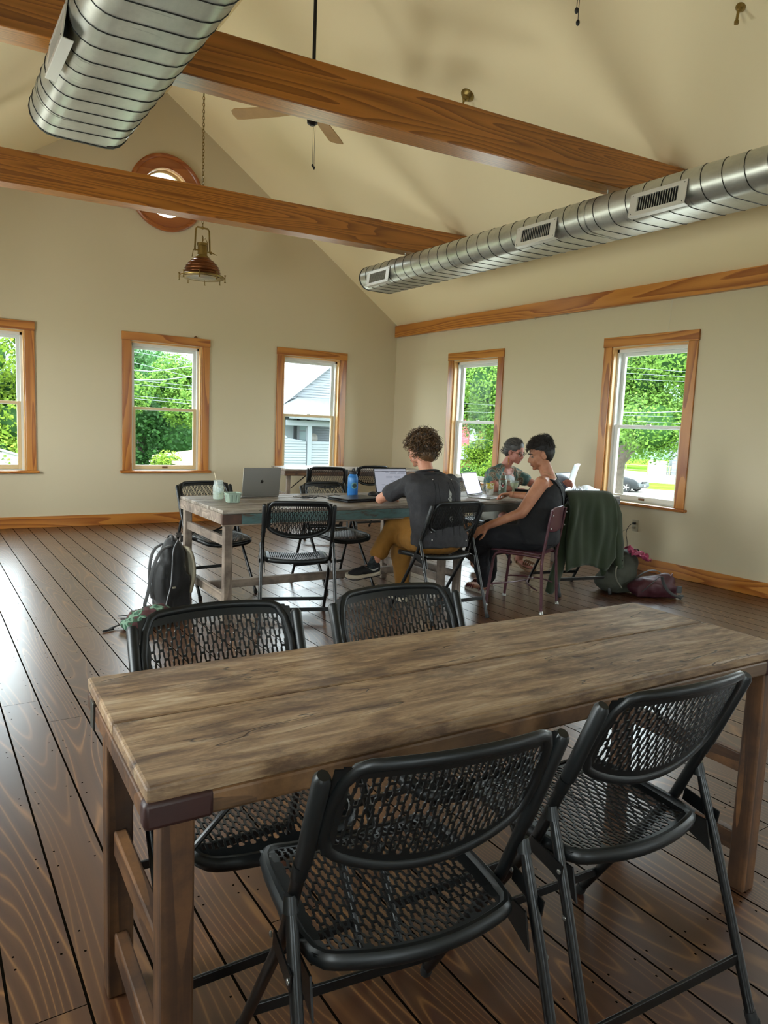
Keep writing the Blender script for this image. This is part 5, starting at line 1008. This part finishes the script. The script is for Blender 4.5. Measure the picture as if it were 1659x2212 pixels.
# ---- curly haired person at the teal edged table
sk1 = skinmat('skin_a', 'C08A70', 'A87058'); t = thing('person', (0, 0, 0), 0, 'curly haired person in dark shirt and mustard trousers, seen from behind, legs crossed', 'person')
H1 = frame((3.085, 4.225, 1.180), (-.30, 1, -.26)); b = MB(); headgeo(b, H1)
b.caps((3.085, 4.12, 1.0), (3.085, 4.18, 1.10), .056, .052); b.ell((3.11, 4.09, .88), (.165, .10, .14)); b.ell((3.13, 4.07, .72), (.14, .10, .17)); b.ell((3.15, 4.06, .56), (.15, .11, .08)); b.caps((2.98, 4.14, .955), (3.25, 4.09, .955), .045, .045)
chain(b, [(2.95, 4.16, .965), (2.865, 4.40, .812), (3.06, 4.58, .800)], [.046, .036, .025]); hand(b, (3.06, 4.58, .800), (.75, .65, -.05), (0, 0, 1), 1, .35)
chain(b, [(3.285, 4.10, .965), (3.46, 4.30, .812), (3.43, 4.55, .800)], [.046, .036, .025]); hand(b, (3.43, 4.55, .800), (-.1, 1, -.05), (0, 0, 1), -1, .35)
chain(b, [(3.23, 4.08, .53), (3.05, 4.47, .62), (2.845, 4.44, .31)], [.07, .05, .036]); chain(b, [(3.06, 4.10, .52), (3.11, 4.50, .50), (3.13, 4.45, .09)], [.07, .05, .036])
b.caps((2.845, 4.44, .31), (2.76, 4.455, .285), .026, .018); b.caps((3.13, 4.45, .07), (3.13, 4.54, .055), .026, .018)
body = finish(b, 'body', sk1, t, .0062, 2); facebits(body, H1, 1., plain('brow_brown', '2A1C12', .8))
mus = plain('mustard_twill', '82581A', .85, bump=.2, bs=240, var=.12); b = MB(); b.ell((3.16, 4.06, .52), (.20, .135, .085)); chain(b, [(3.24, 4.08, .54), (3.055, 4.47, .615), (2.90, 4.45, .40)], [.098, .078, .064]); chain(b, [(3.06, 4.10, .53), (3.11, 4.50, .50), (3.12, 4.46, .30), (3.13, 4.45, .13)], [.095, .076, .068, .060]); finish(b, 'trousers', mus, body, .009, 3, .035, .11)
chm = NT('charcoal_cotton'); nz = chm.noise(chm.coord(), 180, 3, .6); chm.p(Base_Color=chm.ramp(nz, [(.3, lin('201F22')), (.7, lin('2C2B2E'))]), Roughness=.85); chm.bump(nz, .2, .001); chm = chm.m
b = MB(); loft(b, [(3.165, 4.05, .505, .215, .145), (3.16, 4.05, .57, .215, .150), (3.14, 4.06, .68, .195, .145), (3.12, 4.075, .80, .198, .140), (3.11, 4.09, .90, .212, .138), (3.11, 4.10, .965, .20, .118), (3.11, 4.115, 1.01, .13, .085), (3.10, 4.13, 1.04, .075, .062)], -.14)
chain(b, [(2.97, 4.14, .958), (2.90, 4.32, .865)], [.066, .064]); chain(b, [(3.27, 4.09, .958), (3.39, 4.22, .875)], [.066, .064]); shirt = finish(b, 'shirt', chm, body, .008, 5, .03, .09); B = bvh(shirt); bk = (0.05, 1, 0)
def poly3(f, n=26): return [f(i/(n-1)) for i in range(n)]
for k, (x0, x1) in enumerate(((3.045, 3.035), (3.19, 3.235))):
    b = MB(); b.tube(onsurf(B, poly3(lambda v: (x0+(x1-x0)*v, 4, .99-.40*v)), bk, .001), .0035, 6, flat=.5); b.build('pleat_seam', plain('seam_black', '141416', .9), shirt)
for x0 in (3.07, 3.16): b = MB(); b.tube(onsurf(B, poly3(lambda v: (x0+.02*v, 4, .97-.37*v)), bk, .0005), .0016, 5); b.build('pleat_seam', plain('seam_black2', '151517', .9), shirt)
b = MB(); R_ = random.Random(4); wht = plain('white_thread', 'A8A8A4', .8)
for zc, hh in ((.855, .055), (.715, .022)):
    for s in (-1, 1):
        for fq in (5, 8): b.tube(onsurf(B, poly3(lambda v: (3.155+s*.013*abs(sin(v*pi*fq))*sin(v*pi)**.7, 4, zc+hh-2*hh*v), 50), bk, .002), .0010, 5)
        b.tube(onsurf(B, poly3(lambda v: (3.155+s*.011*abs(sin(v*pi*3))*sin(v*pi)+.006*sin(v*9), 4, zc+hh-2*hh*v), 40), bk, .002), .0014, 5)
    b.tube(onsurf(B, poly3(lambda v: (3.155, 4, zc+hh*1.2-2.4*hh*v), 12), bk, .002), .0012, 5)
b.build('embroidery', wht, shirt)
for x, z in ((3.045, .985), (3.205, .985), (3.30, .555), (3.01, .66), (3.01, .625), (3.012, .57)):
    h = onsurf(B, [(x, 4, z)], bk, .002)
    for q in h: MB().ell(q, (.0055, .003, .0055)).build('button', wht, shirt)
b = MB(); cpts = [(3.09+.072*cos(a), 4.14+.066*sin(a), 1.035-.014*sin(a)) for a in [pi*.62+2*pi*.88*i/22 for i in range(23)]]; b.tube(cpts, .02, 8, flat=.4, up=(0, 0, 1)); b.tube([(q[0]*1.0+(q[0]-3.09)*.25, q[1]+(q[1]-4.14)*.25, q[2]-.022) for q in cpts], .014, 8, flat=.5, up=(0, 0, 1)); b.build('collar', chm, shirt)
b = MB(); b.box((3.335, 3.985, .505), (.03, .004, .026), rz=.3, rx=-.3); b.build('hem_tag', wht, shirt)
hairc = NT('brown_curls'); r = hairc.rand(); hairc.p(Base_Color=hairc.ramp(r, [(0, lin('22170D')), (.6, lin('3E2A18')), (1, lin('7A5A38'))]), Roughness=.4); hairc = hairc.m
b = MB(); b.ell((0, -.025, .048), (.094, .104, .092), H1); b.ell((0, -.055, -.025), (.080, .062, .080), H1); hb = b.build('hair', hairc, body); remesh(hb, .008, 3)
b = MB(); rf = lambda d: Vector((d.x*.094, -.026+d.y*.106, .035+d.z*.100))
hairstrands(b, H1, rf, 620, .066, .0030, 5, droop=.55, curl=.014, lift=.36, jitter=.9, region=lambda d: d.z > -.75 and not (d.y > .25 and d.z < .35) and not (abs(d.x) > .8 and d.z < -.2 and d.y > -.1)); b.build('curls', hairc, hb, fix=False)
blk = plain('black_knit', '0D0E11', .8, bump=.3, bs=200); cr = plain('cream_foam', 'B4A894', .7, bump=.2, bs=60)
def sneaker(par, G, upm, solem, swoosh=True):
    out = [(-.030, -.060), (-.034, .0), (-.036, .06), (-.046, .12), (-.043, .165), (-.025, .200), (.0, .208), (.026, .196), (.044, .155), (.045, .11), (.037, .05), (.033, .0), (.030, -.055), (.015, -.075), (-.015, -.075)]
    b = MB(); rs = []
    for z, k, lift in ((-.050, .93, 0), (-.044, 1.0, 0), (-.028, 1.02, 0), (-.022, .97, 0)): rs.append([G @ Vector((x*k, y, z+max(0, y-.1)**1.5*.45+lift+.010*(z > -.03)*(y < .0))) for x, y in out])
    b.rings(rs); so = b.build('shoe_sole', solem, par, bevel=.003)
    b = MB(); rs = []
    for z, k in ((-.056, .95), (-.048, 1.0)): rs.append([G @ Vector((x*k, y, z+max(0, y-.1)**1.5*.45)) for x, y in out])
    b.rings(rs); b.build('outsole', blk, so)
    b = MB(); chain(b, [G @ Vector(q) for q in ((0, -.035, -.005), (0, .06, .0), (0, .13, -.006), (0, .165, -.012))], [.036, .037, .030, .022]); b.ell((0, .12, -.010), (.040, .06, .022), G); b.ell((0, -.03, .018), (.033, .042, .04), G); up = b.build('shoe_upper', upm, par); remesh(up, .005, 3)
    if swoosh:
        BB = bvh(up)
        for s in (-1, 1):
            P = []; src = G.to_3x3() @ Vector((-s, 0, 0)); n = 14
            lo = [(-.045+.13*v, .014-.018*sin(pi*min(1, v*1.6))*(1-v*.3)+.030*v*v) for v in [i/n for i in range(n+1)]]
            vs = []
            for (y, z), v in zip(lo, [i/n for i in range(n+1)]):
                wd_ = .012*sin(pi*min(1, v*1.5+.12))**.8*(1-v)**.6+.0012
                q = onsurf(BB, [G @ Vector((0, y, z)), G @ Vector((0, y+.002, z+wd_))], src, .002); vs += q
            if len(vs) == 2*(n+1):
                b = MB(); b.add(vs, [(2*i, 2*i+1, 2*i+3, 2*i+2) for i in range(n)]); b.build('swoosh', wht, up, smooth=0, fix=False)
    b = MB()
    for k in range(5): b.tube([G @ Vector((x, .045+.018*k, .036-.004*k-.35*abs(x))) for x in (-.018, -.008, .008, .018)], .0022, 5)
    b.build('laces', blk, up); return up
GS = frame((2.835, 4.440, .282), (-.96, .16, -.10), (.28, -.25, .93)); sneaker(body, GS, blk, cr); sneaker(body, frame((3.13, 4.47, .056), (0, 1, 0)), blk, cr)
nav = NT('dark_sock'); nz = nav.noise(nav.coord(), 60, 3, .6); nav.p(Base_Color=nav.ramp(nz, [(.45, lin('101418')), (.6, lin('2A3438'))]), Roughness=.9); b = MB(); chain(b, [(2.885, 4.448, .375), (2.845, 4.44, .31), (2.82, 4.445, .29)], [.038, .038, .036]); finish(b, 'sock', nav.m, body, .005, 2); b = MB(); chain(b, [(3.13, 4.45, .16), (3.13, 4.46, .07)], [.040, .038]); finish(b, 'sock', nav.m, body, .005, 2)
# ---- person in the black tank top
sk2 = skinmat('skin_b', 'B07C60', '98644A'); t = thing('person', (0, 0, 0), 0, 'person with short dark hair in black sleeveless top, one hand on a laptop', 'person')
H2 = frame((4.105, 4.030, 1.172), (-.84, .50, -.26)); b = MB(); headgeo(b, H2, 1.0, 1.05)
b.caps((4.15, 3.975, 1.0), (4.115, 4.005, 1.10), .056, .052); b.ell((4.13, 3.97, .88), (.15, .12, .13), R=Matrix.Rotation(.58, 4, 'Z')); R3 = Matrix.Rotation(.58, 4, 'Z'); b.ell((4.07, 3.955, .70), (.15, .13, .15), R=R3); b.ell((4.03, 3.95, .54), (.17, .14, .09), R=R3); b.caps((4.005, 3.905, .965), (4.255, 4.06, .965), .056, .052)
chain(b, [(3.99, 3.895, .955), (3.845, 3.935, .735), (3.645, 4.10, .615)], [.059, .045, .028]); hand(b, (3.645, 4.10, .615), (-.62, .55, -.55), (-.25, -.5, .8), -1, .25, 1.1)
chain(b, [(4.27, 4.075, .955), (4.37, 4.28, .805), (4.215, 4.455, .815)], [.052, .042, .027]); hand(b, (4.215, 4.455, .820), (-.75, .55, -.10), (.1, .1, 1), 1, .75, 1.2)
chain(b, [(3.97, 3.92, .53), (3.66, 4.20, .53), (3.92, 4.40, .10)], [.08, .055, .036]); chain(b, [(4.12, 4.02, .53), (3.96, 4.42, .53), (4.08, 4.52, .10)], [.08, .055, .036]); b.caps((3.92, 4.41, .06), (3.93, 4.60, .03), .034, .026); b.caps((4.08, 4.52, .06), (4.09, 4.70, .03), .034, .026)
body = finish(b, 'body', sk2, t, .0062, 2); facebits(body, H2, 1.0, plain('brow_black', '14100E', .8))
inky = plain('black_cotton', '0B0C10', .85, bump=.2, bs=240); inkpant = plain('ink_trousers', '0A0B12', .9, bump=.2, bs=200)
b = MB(); b.ell((4.03, 3.95, .52), (.205, .165, .085), R=R3); chain(b, [(3.97, 3.92, .54), (3.67, 4.20, .53), (3.80, 4.31, .30), (3.915, 4.395, .12)], [.118, .085, .070, .066]); chain(b, [(4.12, 4.02, .54), (3.97, 4.42, .53), (4.07, 4.51, .12)], [.11, .082, .066]); finish(b, 'trousers', inkpant, body, .009, 3, .035, .12)
b = MB(); loft(b, [(4.035, 3.945, .50, .205, .165), (4.04, 3.945, .58, .205, .170), (4.06, 3.955, .70, .182, .162), (4.10, 3.965, .80, .172, .148), (4.125, 3.972, .88, .168, .136), (4.138, 3.975, .94, .135, .115), (4.145, 3.975, .985, .098, .078)], .58); top_ = finish(b, 'tank_top', inky, body, .008, 5, .02, .09); B = bvh(top_)
src = (.35, 1, 0); b = MB(); X0 = Vector((4.15, 3.95, 0))
def bp_(u, z): return X0+Vector((.83, .55, 0))*u+Vector((0, 0, z))
for s in (-1, 1): b.tube(onsurf(B, [bp_(s*(.075-.05*v), 1.0-.24*v) for v in [i/14 for i in range(15)]], (-.55, .83, 0), .004), .011, 8, flat=.35)
b.build('strap', inky, top_)
b = MB(); q = onsurf(B, [bp_(.02, .765)], (-.55, .83, 0), .008); q = q[0] if q else bp_(0, .765); b.box(q, (.05, .014, .022), rz=.58); b.tube([q+Vector((-.02, 0, 0)), q+Vector((-.02, -.01, -.03)), q+Vector((.02, .01, -.03)), q+Vector((.02, .0, 0))], .003, 6, closed=True); b.build('strap_clasp', M['rivet'], top_, bevel=.002)
b = MB(); b.tube([(4.141+.058*cos(a), 3.982+.056*sin(a), 1.030-.018*sin(a+2.2)) for a in [2*pi*i/28 for i in range(28)]], .0014, 6, closed=True); b.build('necklace', M['brass'], body)
b = MB(); b.tube([Vector((4.226, 4.444, .818))+Vector((.0, 0, 1))*.028*cos(a)+Vector((.6, .75, 0)).normalized()*.030*sin(a) for a in [2*pi*i/20 for i in range(20)]], .003, 6, closed=True); b.build('bracelet', M['brass'], body)
hd = NT('dark_hair'); r = hd.rand(); hd.p(Base_Color=hd.ramp(r, [(0, lin('0C0908')), (.7, lin('1A1412')), (1, lin('3A2E26'))]), Roughness=.6); hd = hd.m
b = MB(); b.ell((0, -.020, .062), (.080, .096, .074), H2); b.ell((0, -.048, .0), (.066, .052, .072), H2); b.ell((0, -.034, .022), (.077, .083, .086), H2); hb = b.build('hair', hd, body); remesh(hb, .007, 2)
b = MB(); rf = lambda d: Vector((d.x*.084, -.018+d.y*.098, .052+d.z*.082))
hairstrands(b, H2, rf, 900, .050, .0019, 15, droop=-.15, curl=.0022, lift=.42, jitter=.5, part=lambda d: Vector((0, .9, .1)), region=lambda d: d.z > .25); hairstrands(b, H2, rf, 260, .030, .0022, 16, droop=.9, curl=0, lift=.06, jitter=.2, region=lambda d: d.z > -.75 and d.z < .35 and d.y < -.15 and not (abs(d.x) > .7 and d.z < -.1)); hairstrands(b, H2, lambda d: Vector((d.x*.0765, -.02+d.y*.093, .04+d.z*.086)), 420, .016, .0016, 18, droop=.6, curl=0, lift=.05, jitter=.4, region=lambda d: abs(d.x) > .45 and -.05-.5*(d.y < -.1) < d.z < .5 and d.y < .55-.4*(.5-d.z)); hairstrands(b, H2, rf, 160, .055, .0019, 17, droop=-.3, curl=.004, lift=.25, jitter=.5, part=lambda d: Vector((0, 1.6, -.2)), region=lambda d: d.z > .35 and d.y > .45); b.build('strands', hd, hb, fix=False)
msd = plain('maroon_strap', '5A2028', .6, bump=.2); sle = plain('pale_sole', '9A9084', .7)
def sandal(par, c, f, sm, st, heel=.0):
    G = frame(c, f); out = [(-.028, -.05), (-.03, .05), (-.042, .13), (-.03, .19), (0, .205), (.03, .19), (.042, .13), (.03, .05), (.028, -.05), (0, -.062)]
    b = MB(); b.rings([[G @ Vector((x*k, y, z+heel*max(0, .08-y)*3)) for x, y in out] for z, k in ((0, .96), (.004, 1), (.024, 1), (.028, .96))]); so = b.build('sandal_sole', sm, par)
    for y, h in ((.155, .048), (.13, .056), (.105, .064), (.08, .07), (-.01, .075)): b = MB(); b.tube([G @ Vector((.040*cos(a), y, .02+h*.62*sin(a)+heel*.2)) for a in [pi*i/8 for i in range(9)]], .008, 6, flat=.35, up=G.to_3x3() @ Vector((0, 1, 0))); b.build('sandal_strap', st, so)
sandal(body, (3.925, 4.425, 0), (.02, 1, 0), sle, msd); sandal(body, (4.085, 4.53, 0), (.02, 1, 0), sle, msd)
# ---- woman with glasses
sk3 = skinmat('skin_c', 'B07868', '965E50'); t = thing('person', (0, 0, 0), 0, 'grey haired woman with glasses and yellow earrings in a teal floral shirt, holding a paper', 'person')
H3 = frame((4.875, 5.13, 1.150), (.22, -.93, -.28)); b = MB(); headgeo(b, H3, .97, .92)
b.caps((4.83, 5.24, .97), (4.865, 5.175, 1.08), .052, .048); b.ell((4.82, 5.25, .86), (.155, .115, .15)); b.ell((4.81, 5.30, .70), (.15, .11, .15)); b.ell((4.80, 5.36, .54), (.17, .14, .09)); b.caps((4.67, 5.20, .945), (4.98, 5.27, .945), .05, .05)
chain(b, [(4.655, 5.19, .935), (4.53, 5.01, .815), (4.735, 4.925, .805)], [.050, .042, .026]); hand(b, (4.735, 4.925, .805), (.95, -.2, -.05), (0, 0, 1), -1, .5)
chain(b, [(4.995, 5.27, .935), (5.13, 5.06, .815), (5.25, 4.85, .845)], [.050, .040, .026]); hand(b, (5.25, 4.85, .85), (.45, -.6, .15), (.6, .4, .35), 1, 1.0, .6)
chain(b, [(4.73, 5.33, .53), (4.66, 5.0, .53), (4.47, 5.17, .09)], [.08, .055, .038]); chain(b, [(4.88, 5.33, .53), (4.96, 4.98, .53), (4.96, 5.07, .10)], [.08, .055, .038]); b.caps((4.47, 5.17, .06), (4.44, 5.02, .03), .034, .026); b.caps((4.96, 5.07, .07), (4.98, 4.92, .03), .034, .026)
body = finish(b, 'body', sk3, t, .0062, 2); facebits(body, H3, .97, plain('brow_grey', '3A2C26', .8))
tee = plain('white_tee', 'A8ACAE', .8); b = MB(); b.ell((4.82, 5.245, .85), (.158, .125, .115)); b.ell((4.81, 5.30, .70), (.155, .12, .15)); finish(b, 'tee_shirt', tee, body, .009, 2)
b = MB(); b.ell((4.80, 5.36, .53), (.19, .155, .09)); chain(b, [(4.73, 5.33, .54), (4.67, 5.08, .54)], [.095, .08]); chain(b, [(4.88, 5.33, .54), (4.95, 5.08, .54)], [.095, .08]); finish(b, 'shorts', plain('pale_shorts', '8C8C84', .85), body, .009, 2, .01)
flo = NT('teal_floral'); nz = flo.noise(flo.coord(), 13, 3, .5, .4); flo.p(Base_Color=flo.ramp(nz, [(.36, lin('34504E')), (.44, lin('4A6662')), (.5, lin('77786A')), (.55, lin('5A4636')), (.60, lin('8A8070')), (.66, lin('344C4A')), (.72, lin('6E4438'))], 'CONSTANT'), Roughness=.85); flo = flo.m
b = MB()
for s, sh, el in ((-1, (4.665, 5.195, .935), (4.585, 5.085, .875)), (1, (4.985, 5.27, .935), (5.06, 5.16, .875))):
    chain(b, [sh, el], [.070, .066]); b.ell((sh[0]-s*.015, sh[1]+.0, .86), (.068, .125, .14)); b.ell((sh[0]-s*.035, sh[1]+.06, .70), (.07, .12, .16)); b.caps((sh[0]-s*.09, sh[1]+.0, .985), sh, .045, .062)
b.ell((4.82, 5.315, .84), (.15, .085, .15)); b.ell((4.81, 5.36, .68), (.15, .09, .14)); fs = finish(b, 'floral_shirt', flo, body, .009, 3, .022, .1)
gh = NT('grey_hair'); r = gh.rand(); gh.p(Base_Color=gh.ramp(r, [(0, lin('1E1C1C')), (.5, lin('3A3836')), (1, lin('77736E'))]), Roughness=.55); gh = gh.m
b = MB(); b.ell((0, -.022, .042), (.080, .099, .084), H3); b.ell((0, -.062, -.01), (.066, .050, .070), H3); b.ell((0, -.108, -.022), (.030, .026, .030), H3); hb = b.build('hair', gh, body); remesh(hb, .007, 3)
b = MB(); rf = lambda d: Vector((d.x*.0805, -.021+d.y*.099, .041+d.z*.0845)); hairstrands(b, H3, rf, 700, .050, .0017, 25, droop=.2, curl=0, lift=-.06, jitter=.10, part=lambda d: Vector((0, -1.6, 0)), region=lambda d: d.z > -.6 and d.y < .75 and not (d.y > .2 and d.z < .3)); hairstrands(b, H3, lambda d: Vector((d.x*.03, -.118+d.y*.03, -.022+d.z*.03)), 60, .03, .002, 26, curl=.006, jitter=1., lift=.2); b.build('strands', gh, hb, fix=False)
S = H3 @ Matrix.Scale(.97, 4); b = MB()
for s in (-1, 1):
    b.tube([S @ Vector((s*(.033+.024*cos(a)), .099-.012*abs(.033+.024*cos(a))/.05, -.002+.019*sin(a))) for a in [2*pi*i/20 for i in range(20)]], .0018, 6, closed=True); b.tube([S @ Vector(q) for q in ((s*.057, .088, .004), (s*.074, .05, .004), (s*.080, -.005, .002), (s*.078, -.02, -.01))], .0018, 6)
b.tube([S @ Vector(q) for q in ((-.010, .098, .002), (0, .104, .006), (.010, .098, .002))], .0018, 6); g_ = b.build('glasses', plain('tortoise_frame', '2A1810', .3), body)
b = MB()
for s in (-1, 1): b.add([S @ Vector((s*(.033+.023*cos(a)), .0985-.012*abs(.033+.023*cos(a))/.05, -.002+.018*sin(a))) for a in [2*pi*i/20 for i in range(20)]], [tuple(range(20))])
b.build('lens', M['glass'], g_, smooth=0)
yel = plain('yellow_earring', 'B88A1C', .4, .3)
for s in (-1, 1):
    q = S @ Vector((s*.082, -.004, -.045)); b = MB(); b.tube([q, q-Vector((0, 0, .012))], .001, 5)
    for k in range(3): c_ = q-Vector((0, 0, .026+.026*k)); h_ = .016-.003*k; b.add([c_+Vector((0, 0, h_)), c_+Vector((.010, .003, 0)), c_-Vector((0, 0, h_)), c_-Vector((.010, .003, 0)), c_+Vector((0, -.002, 0)), c_+Vector((0, .002, 0))], [(0, 1, 4), (1, 2, 4), (2, 3, 4), (3, 0, 4), (0, 5, 1), (1, 5, 2), (2, 5, 3), (3, 5, 0)])
    b.build('earring', yel, body, smooth=0)
b = MB(); b.tube([(4.835+.085*cos(a)-.01*sin(a), 5.175-.062*sin(a)+.02, .985-.060*max(0, sin(a))) for a in [2*pi*i/30 for i in range(30)]], .0035, 6, closed=True); b.build('necklace', plain('beads', 'A8908A', .4), body)
tan = plain('tan_leather', '7A5638', .6); sandal(body, (4.465, 5.15, 0), (-.15, -1, 0), tan, tan, .2); sandal(body, (4.96, 5.06, 0), (.1, -1, 0), tan, tan, .2)
